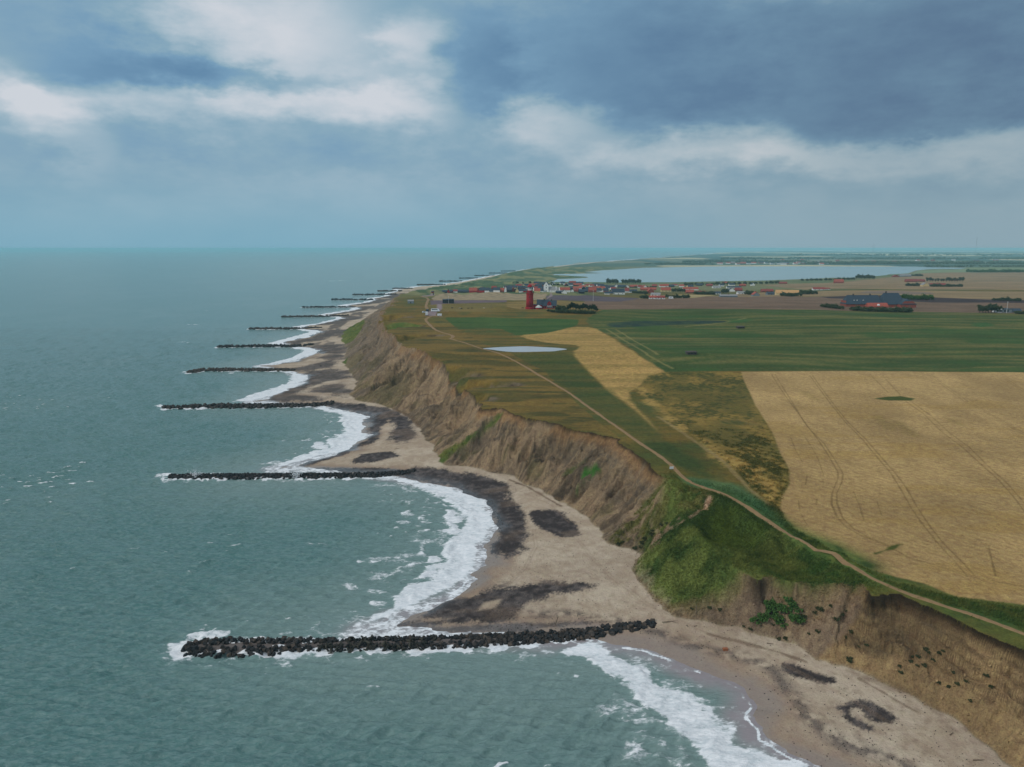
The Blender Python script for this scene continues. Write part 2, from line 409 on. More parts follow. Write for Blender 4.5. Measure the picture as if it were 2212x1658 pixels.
# ------------------------------------------------------------------ albedo of the ground
LF = 0.60
def alb(r, g, b):
    return np.array(srgb(r, g, b)[:3]) / LF
N = len(gx)
col = np.zeros((N, 3), np.float32); msk = np.zeros((N, 4), np.float32); msk[:, 3] = 1
def paint(w, c, c2=None, n=None):
    global col
    w = np.clip(w, 0, 1)[:, None] if np.ndim(w) else w
    c = np.asarray(c, np.float32)[None, :]
    if c2 is not None: c = c * (1 - n[:, None]) + np.asarray(c2, np.float32)[None, :] * n[:, None]
    col = (col * (1 - w) + c * w).astype(np.float32)
def pm(pts, soft=None, namp=0.0, nsc=8.0, world=False, seed=0):
    if world is False and len(pts) > 6 and namp > .5: pts = smooth_pts(pts)
    P = np.asarray(pts, float)[:, :2] if world else spots(pts)[:, :2]
    w = np.zeros(N, np.float32)
    my = P[:, 1].mean(); soft = soft if soft is not None else my * 0.0015; g = soft + namp + 1
    m = (gx > P[:, 0].min() - g) & (gx < P[:, 0].max() + g) & (gy > P[:, 1].min() - g) & (gy < P[:, 1].max() + g)
    x, y = gx[m], gy[m]
    d = seg_dist(x, y, np.vstack([P, P[:1]])) * np.where(inside(x, y, P), 1, -1)
    if namp: d = d + (fbm(x / nsc, y / nsc, 4, 200 + seed) - .5) * 2 * namp
    w[m] = sm(-soft, soft, d)
    return w
def lm(pts, width, soft=None, namp=0, world=False):
    P = np.asarray(pts, float)[:, :2] if world else spots(pts)[:, :2]
    w = np.zeros(N, np.float32); g = width + 3
    m = (gx > P[:, 0].min() - g) & (gx < P[:, 0].max() + g) & (gy > P[:, 1].min() - g) & (gy < P[:, 1].max() + g)
    x, y = gx[m], gy[m]; d = seg_dist(x, y, P)
    if namp: d = d + (fbm(x / 3, y / 3, 3, 300) - .5) * 2 * namp
    soft = soft or width * 0.5
    w[m] = sm(width + soft, width - soft, d)
    return w
def smooth_pts(pts):
    P = np.asarray(pts, float); n = len(P); o = []
    for i in range(n):
        a, b, c = P[i - 1], P[i], P[(i + 1) % n]; o += [.25 * a + .75 * b, .125 * a + .75 * b + .125 * c, .75 * b + .25 * c]
    return [tuple(p) for p in o]
f_lo = fbm(gx / 45, gy / 45, 4, 101); f_md = fbm(gx / 9, gy / 9, 4, 102); f_hi = fbm(gx / 1.7, gy / 1.7, 3, 103)
f_str = fbm(gx / 50, gy / 7, 4, 104)
c01 = lambda v, a, b: np.clip((v - a) / (b - a), 0, 1)
def patch(w, a, b, n=None, hi=0.5):
    paint(w, a, b, c01((f_md if n is None else n) * (1 - hi * .5) + f_hi * hi * .5, .36, .64))

# heath: base of all vegetated ground
paint(1.0, alb(64, 64, 28), alb(94, 76, 34), c01(f_lo * .45 + f_str * .55, .38, .62))
paint(c01(f_md, .5, .7) * .5, alb(58, 70, 36))
msk[:, 1] = 1; msk[:, 3] = 0
# --- wide land colours by distance
farw = sm(1150, 1500, gy)
paint(farw, alb(92, 92, 62), alb(74, 84, 54), c01(fbm(gx / 260, gy / 420, 3, 120), .42, .58))
dunes = sm(820, 1150, gy) * sm(0.17, 0.06, gx / gy - 0.02 * (gy > 2500)) 
patch(dunes, alb(60, 76, 50), alb(104, 102, 68), c01(fbm(gx / 30, gy / 80, 4, 121), .38, .66))
# far plain in bands: fields, woods, inlets
fp = sm(3600, 4000, gy)
band = fbm(gx / 900, gy / (90 + gy * .05), 4, 122)
paint(fp, alb(96, 98, 78), alb(64, 80, 66), c01(band, .42, .52))
wood = c01(fbm(gx / 420, gy / (120 + gy * .04), 4, 123), .50, .54)
paint(fp * wood, alb(52, 72, 66))
paint(fp * c01(fbm(gx / 1500, gy / (100 + gy * .05), 3, 124), .61, .63), alb(160, 150, 118))
paint(sm(6500, 7500, gy) * c01(fbm(gx / 3500, gy / (160 + gy * .06), 3, 125), .60, .62), alb(190, 200, 200))

# --- fields (photo outlines laid on the terrain)
STUB = z6([(572,445),(590,500),(620,560),(650,630),(720,740),(760,810),(790,900),(845,1000),(845,1080),(800,1160),(795,1220),(820,1290),(900,1350),(1000,1400),(1200,1520),(1400,1590),(1600,1640)]) + [(2068,1290),(2212,1307),(2420,1325),(2420,806),(2212,805),(1950,802.5),(1803,802)]
w_st = pm(STUB, 0.6)
GREEN = [(1438,804),(1386,772.6),(1334,734),(1299,717),(1275,703),(1265,694.4),(1282,680),(1303,670),(1382,669),(1822,671),(1956,672),(2109,675.6),(2212,679),(2430,684),(2430,806),(2212,804),(1950,801.5),(1803,801),(1603,802)]
w_gr = pm(GREEN, 1.0)
stripe = np.sin((gy + (fbm(gx / 160, gy / 60, 3, 131) - .5) * 55) / 2.6) * .5 + .5
stripe = c01(stripe * .20 + fbm(gx / 90, gy / 9, 4, 133) * .9 + (f_hi - .5) * .3, .42, .85)
paint(w_gr, alb(50, 64, 30), alb(88, 84, 46), stripe)
paint(w_gr * c01(fbm(gx / 60, gy / 25, 3, 132), .58, .68) * .7, alb(44, 68, 30))
for pts, wd in (([(1290,712),(1330,740),(1380,772),(1430,800)], 1.0), ([(1310,712),(1352,738),(1400,768),(1452,796)], 1.0), ([(1330,712),(1372,738),(1420,766)], .9), ([(1610,688),(1560,698),(1480,706)], 1.2)):
    paint(lm(pts, wd, namp=.6) * w_gr * .6, alb(112, 104, 62))
for q in (z6([(1870,172),(1960,168),(2010,182),(1930,192),(1880,185)]), z6([(1130,275),(1200,268),(1270,276),(1200,284)]), z6([(1460,338),(1540,330),(1580,340),(1500,346)]), z6([(500,150),(640,150),(600,162),(500,168)])):
    paint(pm(q, 3, 2) * .8, alb(40, 74, 34))
paint(pm([(1306,702),(1330,696),(1382,693.5),(1570,692.5),(1566,698),(1480,701.5),(1382,706),(1320,708)], 1.5, 1.5), alb(34, 48, 40), alb(46, 58, 40), c01(f_md, .4, .6))
PAST = z2([(665,168),(700,152),(1000,150),(1400,158),(1610,165),(1603,195),(1470,240),(1400,255),(1220,262),(1130,225),(1000,215),(750,205),(700,190)])
patch(pm(PAST, 1.0, .5), alb(42, 66, 28), alb(58, 74, 34), f_str)
Y1 = z2([(1230,262),(1380,252),(1480,235),(1560,210),(1700,212),(1760,250),(1850,300),(2000,400),(2150,490),(2150,520),(2000,560),(1900,640),(1990,730),(2100,860),(2080,840),(1920,700),(1800,620),(1720,540),(1640,460),(1560,370),(1640,325),(1450,315),(1300,290)])
patch(pm(Y1, 1.5, 1.5), alb(146, 117, 68), alb(120, 100, 54), f_str, .9)
Y2 = z6([(575,445),(590,500),(620,560),(650,630),(720,740),(760,810),(790,900),(845,1000),(845,1080),(800,1160),(790,1215),(740,1195),(700,1150),(620,1090),(540,1000),(470,930),(380,860),(300,800),(200,720),(100,650),(20,560),(0,520),(60,450),(300,446)])
w2 = pm(Y2, 1.2, .8)
mot = c01(f_md * .45 + f_hi * .55 + (fbm(gx / 30, gy / 30, 2, 141) - .5) * .5, .38, .58)
paint(w2, alb(64, 62, 28), alb(112, 92, 44), mot)
paint(w2 * c01(fbm(gx / 22, gy / 22, 3, 142), .45, .6) * .55, alb(54, 58, 26))
GOLD2 = z6([(0,520),(100,640),(200,710),(300,790),(380,850),(470,920),(560,930),(700,1000),(790,1100),(790,1200),(740,1190),(640,1100),(520,1000),(420,930),(300,830),(180,740),(60,640),(-20,560)])
paint(pm(GOLD2, 3, 4) * .8 * c01(f_hi + (f_md - .5), .3, .6), alb(140, 114, 62))
patch(pm(z6([(440,715),(560,712),(660,725),(720,740),(690,752),(600,748),(480,742)]), 1.5, 1) * .8, alb(112, 92, 48), alb(50, 58, 28))
# lane between path and golden field; greener strip
LANE = z2([(1000,335),(1180,400),(1280,450),(1400,520),(1550,610),(1700,720),(1850,820),(2000,935),(2080,990),(2300,1110),(2380,1150),(2480,1200),(2560,1290),(2500,1200),(2380,1080),(2200,930),(2100,860),(1920,700),(1800,620),(1720,540),(1640,460),(1560,370),(1480,372),(1250,375),(1120,370)])
patch(pm(LANE, 2.5, 3) * .85, alb(46, 58, 26), alb(70, 68, 32), f_str)
paint(lm(z6([(100,700),(300,830),(470,950),(620,1110),(720,1190)]), .8, namp=.5) * .6, alb(120, 102, 66))
for q in (z2([(1060,600),(1160,598),(1190,610),(1120,625),(1000,620)]), z2([(780,215),(960,212),(960,222),(800,222)])):
    paint(pm(q, 2, 2) * .8, alb(44, 66, 30))
# rough olive ground seaward of the path
rough = sm(1, -4, dt) * sm(240, 300, gy) * sm(720, 600, gy) * (gx < np.interp(gy, [250, 300, 420, 500, 640], [52, 40, 20, -18, -60]))
paint(rough * .8, alb(70, 62, 30), alb(100, 80, 38), c01(f_str, .38, .62))
paint(rough * c01(fbm(gx / 16, gy / 5, 3, 147), .58, .7) * .6, alb(46, 52, 26))
# fields beyond the lighthouse
patch(pm(z5([(560,560),(1100,550),(2212,518),(2212,620)]) + z5([(2212,720),(900,720),(870,640),(600,640)]), 2, 1) * .8, alb(104, 86, 46), alb(84, 78, 42), f_str)
patch(pm([(1094,653),(1190,650),(1300,656),(1300,668),(1094,664)], 2, 2) * .9, alb(118, 96, 52), alb(96, 82, 48), f_str)
tan = pm([(932,645),(957,634),(1094,633),(1183,636),(1176,648.5),(1094,649),(937,649.5)], 1.0)
tl = np.sin((gx * .93 + gy * .35 + (fbm(gx / 60, gy / 60, 2, 150) - .5) * 26) / 2.3) * .5 + .5
paint(tan, alb(128, 112, 88), alb(100, 92, 70), c01(tl * .6 + f_md * .5, .55, .9))
paint(pm(z5([(630,485),(1400,482),(2212,480),(2212,520),(1100,550),(760,562),(640,580)]), 1.0), alb(86, 74, 78))
patch(pm([(1262,650),(1382,644.5),(1530,641),(1728,640),(1728,642),(1822,640),(2430,650),(2430,684),(2212,678),(1728,669),(1303,669),(1262,664)], 2.0), alb(100, 80, 64), alb(84, 68, 54), f_str)
patch(pm([(1180,640),(1267,638),(1382,645),(1340,652),(1267,651),(1180,648)], 1.5), alb(78, 68, 72), alb(70, 62, 66))
paint(pm([(1770,641.5),(1850,638.5),(1905,638.8),(2015,643),(2130,648),(2430,652),(2430,656.5),(2212,655),(2010,654),(1900,648),(1790,645)], 2.0), alb(50, 40, 40))
for q, a_, b_ in (([(1530,641),(1600,634),(1700,632),(1760,630),(1850,628),(1990,628),(2140,630),(2430,632),(2430,650),(2130,647),(1905,638),(1770,641)], alb(122, 102, 72), alb(102, 86, 62)),
                  ([(1640,616),(1780,612),(1860,606),(1960,596),(2010,588),(2430,589),(2430,630),(2130,626),(1900,625),(1740,626)], alb(124, 102, 76), alb(100, 86, 62)),
                  ([(1970,592),(1985,585),(2060,583.5),(2095,579),(2430,580),(2430,588),(2060,589)], alb(104, 112, 82), alb(92, 104, 76)),
                  ([(1870,630),(1940,629),(2010,632),(2020,635),(1960,637),(1850,634)], alb(104, 88, 76), alb(96, 82, 70)),
                  ([(1382,646),(1500,644),(1545,639),(1480,637),(1400,640)], alb(140, 122, 84), alb(120, 108, 74))):
    patch(pm(q, 3.0), a_, b_, fbm(gx / 90, gy / 14, 3, 151))
for q in ([(1880,626),(1800,627.5),(1740,630)], [(2100,607),(2212,606)], [(1985,590),(2212,589.5)], [(1640,630),(1728,627)]):
    paint(lm(q, 5) * .8, alb(66, 72, 52))

# stubble field
straw = c01(f_lo * .4 + fbm(gx / 14, gy / 30, 3, 160) * .6, .38, .62)
paint(w_st, alb(148, 122, 80), alb(132, 108, 70), straw)
rowl = np.sin((gx * .80 + gy * .60 + (fbm(gx / 25, gy / 25, 2, 161) - .5) * 5) * 2.4) * .5 + .5
paint(w_st * rowl * .30 * sm(420, 200, gy), alb(116, 92, 54))
paint(w_st * c01(f_hi, .55, .8) * .35, alb(112, 90, 52))
paint(w_st * c01(fbm(gx / 40, gy / 12, 3, 162), .60, .72) * .30, alb(132, 104, 50))
TR = [[(765,460),(850,600),(935,740),(1000,820),(1060,910),(1118,1010),(1118,1050),(1085,1130),(1082,1190),(1110,1260),(1160,1320),(1250,1370),(1400,1430),(1530,1500),(1650,1530),(1850,1600),(2170,1660)],
      [(745,460),(800,550),(880,660),(960,770),(1040,850),(1100,940),(1148,1020),(1140,1070),(1112,1130),(1114,1190),(1145,1270),(1205,1330),(1290,1380),(1400,1425)],
      [(960,465),(1050,590),(1160,730),(1260,830),(1350,940),(1420,1020),(1480,1120),(1530,1210),(1600,1310),(1680,1410),(1780,1520),(1850,1600)],
      [(975,465),(1065,590),(1175,730),(1275,825),(1370,935),(1445,1020),(1505,1100),(1560,1200),(1640,1320),(1720,1420),(1830,1530),(1890,1595)],
      [(1300,460),(1400,560)], [(1500,610),(1600,680),(1700,780),(1820,870),(1930,970),(2030,1060),(2110,1150),(2200,1270)],
      [(1370,465),(1470,575)], [(1530,610),(1640,690),(1750,790),(1860,870),(1970,980),(2080,1080),(2200,1220)],
      [(1630,460),(1830,610),(2000,700),(2200,820)], [(1645,460),(1850,610),(2020,705),(2200,808)], [(2050,480),(2200,580)], [(2065,480),(2200,568)],
      [(1910,1390),(1970,1450),(2010,1600)], [(2050,1390),(2150,1450),(2200,1500)]]
for i, q in enumerate(TR):
    paint(lm(z6(q), 0.24, 0.22, namp=.2) * (.62 if i < 8 else .4), alb(88, 68, 38))
for q in ([(895,1170),(905,1240),(945,1310)], [(945,1025),(935,1085)], [(1000,1160),(998,1195)], [(1205,1120),(1240,1200),(1265,1285)], [(845,800),(880,890),(920,960)], [(930,810),(1000,920),(1035,1020),(1035,1090)], [(1340,1180),(1365,1255)], [(1970,1430),(2010,1600)]):
    paint(lm(z6(q), 0.16, 0.16, namp=.2) * .5, alb(84, 66, 36))
for q in ([(925,560),(990,600)], [(1350,700),(1420,770)], [(1460,730),(1540,805)], [(1760,720),(1800,740)]):
    paint(lm(z6(q), 2.2, 2.0, namp=2) * .35, alb(100, 84, 42))
paint(pm(z6([(1325,597),(1400,586),(1470,582),(1555,597),(1530,608),(1400,606)]), .8, .8), alb(56, 62, 24))
paint(pm(z6([(1305,1478),(1360,1450),(1420,1430),(1440,1415),(1490,1412),(1480,1430),(1430,1450),(1380,1468)]), .6, 1.2, 3), alb(62, 66, 24))
# verge between path and field
vg = pm([(1620,1078),(1690,1100),(1705,1132),(1775,1190),(1900,1250),(1994,1274),(2068,1297),(2430,1335),(2430,1440),(2212,1368),(2033,1309),(1876,1245),(1737,1173),(1649,1121)], 1, 1)
patch(vg * .9, alb(42, 56, 28), alb(66, 66, 32))
# --- green dunes
dw = np.clip(dune_w(gx, gy) * sm(-.5, 1.5, df) * 1.6, 0, 1)
patch(dw, alb(48, 63, 27), alb(84, 92, 44), c01(f_md * .4 + fbm(gx / 13, gy / 13, 3, 183) * .6, .36, .64), .6)
patch(pm(z3([(1030,-20),(1200,-10),(1480,30),(1650,190),(1720,280),(1640,250),(1400,90),(1290,60),(1180,50)]), 2, 2) * .8, alb(52, 80, 50), alb(70, 92, 56))
hollow = pm(z3([(1180,285),(1380,130),(1560,260),(1640,390),(1590,480),(1450,480),(1300,420),(1220,400)]), 2, 1.5)
patch(hollow * .7, alb(70, 82, 28), alb(46, 60, 26), f_md, .3)
nearland = sm(1, -2, dt) * sm(205, 170, gy) * (gx < 140)
patch(nearland * .6 * (1 - w_st), alb(52, 74, 32), alb(80, 84, 38), f_md, .8)

for sc in SCARP:
    w_ = lm(sc, 4.5, 2.5, namp=2.5, world=True); paint(w_ * .9, alb(92, 80, 64), alb(58, 48, 38), c01(f_md, .42, .58))
# --- cliffs
cl = (df > 0) & (dt > -.3)
dwf = np.clip(dune_w(gx, gy) * sm(-.5, 1.5, df) * 1.6, 0, 1)
on = cl.astype(np.float32) * sm(1150, 1000, gy) * (1 - dwf)
hgt = np.clip(tA, 0, 1); msk[:, 3] = on
stra = np.sin((gz + (fbm(gx / 18, gy / 18, 3, 170) - .5) * 5) * 3.4) * .5 + .5
c_n = fbm(sA / 14 + hgt * .8, hgt * 1.4, 4, 171)
gul = fbm(sA / 1.6 + (fbm(gx / 8, gy / 8, 2, 173)) * 5, hgt * 1.2, 4, 172)
paint(on, alb(124, 104, 81), alb(94, 81, 66), c01(c_n, .40, .60))
gl3 = fbm(sA / .8 + (fbm(gx / 5, gy / 5, 2, 174)) * 6, hgt * 3, 3, 175)
paint(on * c01(gul, .48, .64) * .65, alb(62, 52, 42))
paint(on * c01(gl3, .52, .62) * .4, alb(138, 116, 88))
paint(on * sm(.45, .8, hgt) * c01(stra, .55, .85) * .35, alb(132, 110, 80))
paint(on * sm(.80, .97, hgt) * .55 * c01(c_n, .42, .52), alb(128, 92, 54))
paint(on * sm(420, 620, gy) * .5, alb(96, 86, 76))
paint(on * c01(f_md * .6 + f_lo * .4, .54, .64) * .45 * sm(.9, .3, hgt), alb(74, 70, 38))
near_c = on * sm(178, 158, gy) * (gx > 66)
paint(near_c, alb(146, 120, 84), alb(110, 90, 64), c01(c_n * .6 + f_md * .3 + gl3 * .1, .40, .60))
stra2 = np.sin((gz + gx * .10 + (fbm(gx / 14, gy / 14, 3, 177) - .5) * 5) * 7.0) * .5 + .5
paint(near_c * sm(.30, .60, hgt) * c01(stra * .8 + f_md * .4, .55, .8) * .6, alb(82, 64, 44))
paint(near_c * sm(.25, .5, hgt) * c01(stra2 * .7 + f_md * .5, .6, .85) * .5, alb(92, 74, 52))
paint(near_c * c01(fbm(gx / 6, gz / 1.2, 3, 176), .56, .66) * .6, alb(78, 66, 50))
paint(near_c * sm(.50, .25, hgt) * .55, alb(150, 124, 87), alb(132, 108, 75), c01(gul, .4, .62))
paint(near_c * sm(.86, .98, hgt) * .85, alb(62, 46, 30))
mid_c = pm(z4([(330,590),(520,510),(640,450),(900,520),(1100,525),(1220,560),(1190,660),(1170,700),(1100,780),(950,950),(860,960),(740,850),(520,790),(400,745),(190,690)]), 1, 1) * on
patch(mid_c, alb(126, 106, 84), alb(96, 80, 66), f_md, .8)
paint(mid_c * c01(stra, .6, .9) * .4 * sm(.4, .7, hgt), alb(82, 66, 54))
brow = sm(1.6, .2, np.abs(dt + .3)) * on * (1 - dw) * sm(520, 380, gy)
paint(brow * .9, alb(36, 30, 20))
CGR = [z2([(730,1062),(735,1000),(850,930),(960,870),(1060,800),(1130,742),(1142,757),(1060,835),(950,905),(860,975),(800,1025),(760,1062)]),
       z2([(90,305),(150,220),(230,180),(290,168),(240,255),(200,300),(150,322)]), z2([(108,442),(150,408),(172,415),(150,452)]),
       z2([(1510,1130),(1640,1040),(1660,1045),(1560,1120)]), z2([(395,205),(520,180),(640,200),(520,215)])]
for q in CGR: patch(pm(q, 1.2, 1.4, 5), alb(62, 76, 32), alb(86, 88, 42))
for q in ([(1630,1140),(1650,1100),(1720,1075),(1742,1100),(1700,1140)], [(1690,1145),(1640,1190),(1590,1245),(1600,1215),(1640,1170)]):
    paint(pm(z2(q), .8, 1.0, 4) * .9, alb(46, 92, 30))
SLG = z3([(635,382),(700,300),(800,200),(900,100),(1000,0),(1010,-60),(1100,0),(1300,80),(1290,180),(1100,210),(1000,260),(930,300),(880,340),(850,400),(840,445),(780,440),(690,412)])
w_sl = pm(SLG, 1.5, 2.0, 5)
sl_n = c01(fbm(sA / 3, hgt * 2.5, 4, 181) * .6 + f_hi * .4, .42, .56)
paint(w_sl * sl_n * .95, alb(62, 72, 32), alb(86, 84, 44), c01(f_hi, .4, .6))
paint(pm(z3([(870,460),(900,390),(930,300),(1080,235),(1200,180),(1230,190),(1100,270),(1000,320),(960,360),(920,440)]), .8, 1.6, 3) * c01(1 - f_md * .6 - f_hi * .4, .50, .58) * .8, alb(132, 110, 90))
paint(lm(z3([(1262,112),(1245,140),(1238,180),(1225,190)]), .7, namp=.4), alb(164, 136, 112))
# grass toes of the dune over sand
dune_toe = c01(f_hi * .6 + f_md * .4, .40, .60) * sm(2.5, -.5, np.abs(df - 1.2)) * dune_w(gx, gy)
paint(dune_toe * .7, alb(150, 136, 112))

# --- beach
bw = sm(.4, -.6, df) * (ds > -40)
sandv = c01(f_md * .6 + f_hi * .4, .35, .65)
paint(bw, alb(154, 140, 122), alb(138, 122, 104), sandv)
msk[:, 1] *= 1 - bw; msk[:, 0] = bw * .35
wetd = ds + (fbm(gx / 12, gy / 12, 3, 190) - .5) * 8
paint(bw * sm(13, 5, wetd) * .7, alb(118, 98, 82))
wet = bw * sm(8, 2.5, wetd)
paint(wet * .8, alb(104, 93, 84)); msk[:, 2] = wet
peb = np.zeros(N, np.float32); f_dith = fbm(gx / .5, gy / .5, 2, 199)
def pebble(q, soft=2.5, namp=2.5, k=1.0, nsc=6): 
    global peb
    w_ = pm(q, soft * 2.2 + .8, namp * 1.3 + .4, nsc)
    peb = np.maximum(peb, k * sm(.22, .70, w_ + (f_dith - .5) * .55))
pebble(z4([(715,975),(760,968),(860,1003),(960,1040),(1050,1065),(1055,1088),(1000,1098),(850,1072),(760,1042),(725,1012)]), .5, .6)
pebble(z4([(1050,1230),(1150,1215),(1230,1203),(1310,1230),(1400,1290),(1425,1320),(1370,1342),(1280,1312),(1215,1272),(1195,1247),(1150,1255),(1138,1290),(1180,1330),(1290,1382),(1200,1367),(1110,1322),(1085,1280)]), .6, .9)
pebble([(900,1335),(925,1318),(960,1302),(1010,1290),(1060,1276),(1110,1266),(1160,1257),(1190,1254),(1240,1257),(1300,1262),(1235,1272),(1190,1290),(1150,1306),(1100,1322),(1110,1340),(1000,1348),(830,1356),(850,1347),(960,1338)], 1.5, 2.2)
pebble([(860,1026),(930,1040),(1000,1060),(1036,1088),(1056,1110),(1077,1134),(1074,1165),(1077,1200),(1100,1210),(1125,1195),(1136,1148),(1140,1110),(1122,1094),(1084,1073),(1112,1052),(1112,1046),(1004,1022),(934,1010),(880,1012)], 1.5, 2.5)
pebble([(1139,1106),(1157,1101),(1212,1102),(1234,1120),(1255,1151),(1247,1159),(1212,1161),(1178,1145),(1146,1128)], .8, 1.2)
pebble([(691,869),(830,876),(872,893),(898,920),(896,946),(875,959),(844,953),(841,939),(850,920),(840,904),(823,925),(820,945),(795,960),(743,984),(660,1010),(620,1014),(700,988),(762,966),(796,946),(800,915),(770,892),(700,878)], 2.0, 3.5)
pebble([(761,996),(778,981),(844,977),(864,985),(830,994),(768,1001)], 1, 1.5)
pebble([(600,1018),(700,1010),(860,1014),(880,1022),(700,1020)], 1, 1)
pebble([(820,1362),(1000,1350),(1200,1347),(1330,1340),(1250,1352),(1094,1364),(900,1372)], 1, 1.5, .8)
for q in ([(549,869),(617,846),(655,826),(665,806),(640,800),(740,800),(790,806),(760,818),(690,826),(640,845),(700,862),(690,868)],
          [(800,832),(740,826),(700,832),(650,850),(720,852),(770,842)],
          [(620,802),(700,786),(700,760),(640,750),(730,745),(760,752),(745,765),(720,790),(690,800)],
          [(601,744),(670,731),(700,716),(660,712),(760,712),(735,722),(690,735),(640,745)],
          [(650,707),(700,700),(745,688),(730,684),(790,682),(770,692),(720,702)],
          [(700,681),(750,675),(780,667),(770,663),(815,661),(800,669),(760,676)],
          [(744,661),(795,655),(815,648),(805,647),(850,646),(830,653),(790,659)], [(810,646),(845,639),(862,634),(900,632),(870,640),(840,645)]):
    pebble(q, 5, 9, .9, 16)
band0 = sm(3.5, 0, np.abs(ds - 10 - (fbm(gx / 15, gy / 15, 2, 195) - .5) * 6)) * (gy < 200)
peb = np.maximum(peb, band0 * .75 * c01(f_hi, .3, .6))
far_peb = c01(fbm(gx / 16, gy / 45, 4, 196), .50, .58) * sm(500, 800, gy)
peb = np.maximum(peb, far_peb * .8)
peb *= bw
for q in ([(1035,1318),(1048,1303),(1080,1296),(1066,1312)], [(1100,1344),(1150,1336),(1200,1335),(1160,1343)], [(900,1346),(940,1336),(985,1335),(950,1343)]):
    peb *= 1 - pm(q, 1, 1.2)
paint(peb, alb(48, 43, 42), alb(80, 73, 70), c01(f_hi * .6 + fbm(gx / 6, gy / 6, 3, 197) * .4, .42, .7))
msk[:, 0] = np.maximum(msk[:, 0], peb)
# wrack lines, berms and wheel tracks in the sand
for q, wd, k in (([(1101,1037),(1143,1054),(1178,1075),(1212,1094)], .6, .8), ([(1531,1370),(1614,1391),(1684,1410),(1740,1430)], .45, .7), ([(1855,1466),(1894,1489),(1939,1515),(1984,1540)], .3, .6),
                 ([(1830,1449),(1900,1476),(1970,1500),(2030,1542)], .8, .35), ([(905,923),(885,900),(850,884)], 1.2, .8)):
    paint(lm(q, wd, namp=.5) * k * (df < 4), alb(84, 68, 52))
for q in ([(1560,1370),(1640,1410),(1740,1462),(1850,1520),(1960,1590),(2050,1655)], [(1563,1367),(1644,1407),(1744,1459),(1854,1517),(1964,1587),(2056,1652)], [(1240,1160),(1280,1210),(1320,1250),(1350,1270),(1400,1310),(1480,1345),(1540,1375)], [(1244,1158),(1285,1208),(1325,1248),(1356,1268),(1404,1306)],
          [(1120,1060),(1190,1090),(1230,1130)], [(1150,1145),(1155,1180),(1130,1230),(1095,1262)], [(1156,1145),(1161,1180),(1136,1230),(1101,1262)], [(1430,1350),(1480,1380),(1560,1412)], [(1440,1348),(1490,1385),(1565,1420)]):
    paint(lm(q, .28, .2, namp=.15) * .30 * bw, alb(112, 94, 78))
paint(bw * sm(0, 6, wetd - 4) * c01(fbm(gx / 25, gy / 8, 3, 198), .58, .68) * .28, alb(118, 100, 84))
# bare sand of the lake shore and the far beach
paint(sm(1600, 1900, gy) * sm(6, -2, df) * bw, alb(150, 136, 116))
# asphalt
for q in (z5([(565,700),(600,690),(640,700),(760,700),(765,740),(735,805),(520,805),(540,760)]), z5([(768,560),(865,558),(875,645),(835,710),(765,692)]), z5([(450,400),(640,337),(720,350),(700,385),(570,402)]), [(1186,640),(1190,636),(1188,633),(1192,633),(1194,640),(1180,648)]):
    paint(pm(q, .8), alb(112, 98, 98))
for q in (z5([(820,706),(1000,708)]), z5([(735,800),(860,825)])):
    paint(lm(q, 1.0) * .8, alb(140, 120, 104))
paint((sm(1.5, -1.5, gz - 1.2) * ((gy > 1500) & (gx / gy > .04))), alb(120, 116, 96))
paint(sm(250, 120, gy) * bw * c01(f_hi, .60, .75) * .25 * sm(4, 9, ds), alb(96, 82, 70))
col = np.clip(col, 0.004, 0.85)

# ------------------------------------------------------------------ mesh helpers
def raw_mesh(name, V, Fq, mats=(), smooth=False, midx=None, attrs=None):
    """V (n,3) array; Fq (m,k) int array or list of tuples"""
    me = bpy.data.meshes.new(name)
    if isinstance(Fq, np.ndarray):
        k = Fq.shape[1]; m = len(Fq)
        me.vertices.add(len(V)); me.vertices.foreach_set('co', np.ascontiguousarray(V, np.float32).ravel())
        me.loops.add(m * k); me.loops.foreach_set('vertex_index', np.ascontiguousarray(Fq, np.int32).ravel())
        me.polygons.add(m); me.polygons.foreach_set('loop_start', np.arange(0, m * k, k, dtype=np.int32))
        me.update(calc_edges=True)
    else:
        me.from_pydata([tuple(map(float, v)) for v in V], [], Fq); me.update()
    for mt in mats: me.materials.append(mt)
    if midx is not None: me.polygons.foreach_set('material_index', np.asarray(midx, np.int32))
    me.polygons.foreach_set('use_smooth', np.full(len(me.polygons), bool(smooth)))
    for an, arr in (attrs or {}).items():
        a = me.attributes.new(an, 'FLOAT_COLOR', 'POINT')
        a.data.foreach_set('color', np.ascontiguousarray(arr, np.float32).ravel())
    me.validate() if not isinstance(Fq, np.ndarray) else None
    return me
def tag(o, label=None, cat=None, group=None, kind=None):
    if label: o['label'] = label
    if cat: o['category'] = cat
    if group: o['group'] = group
    if kind: o['kind'] = kind
    return o
def link(name, data, parent=None, loc=None):
    o = bpy.data.objects.new(name, data); COL.objects.link(o)
    if parent is not None: o.parent = parent
    if loc is not None: o.location = loc
    return o
def dup(root, loc=None, rz=None, scale=None, parent=None):
    r = root.copy(); COL.objects.link(r)
    if parent is not None: r.parent = parent
    if loc is not None: r.location = loc
    if rz is not None: r.rotation_euler = (0, 0, rz)
    if scale is not None: r.scale = scale if hasattr(scale, '__len__') else (scale,) * 3
    for ch in list(root.children): dup(ch, parent=r)
    return r
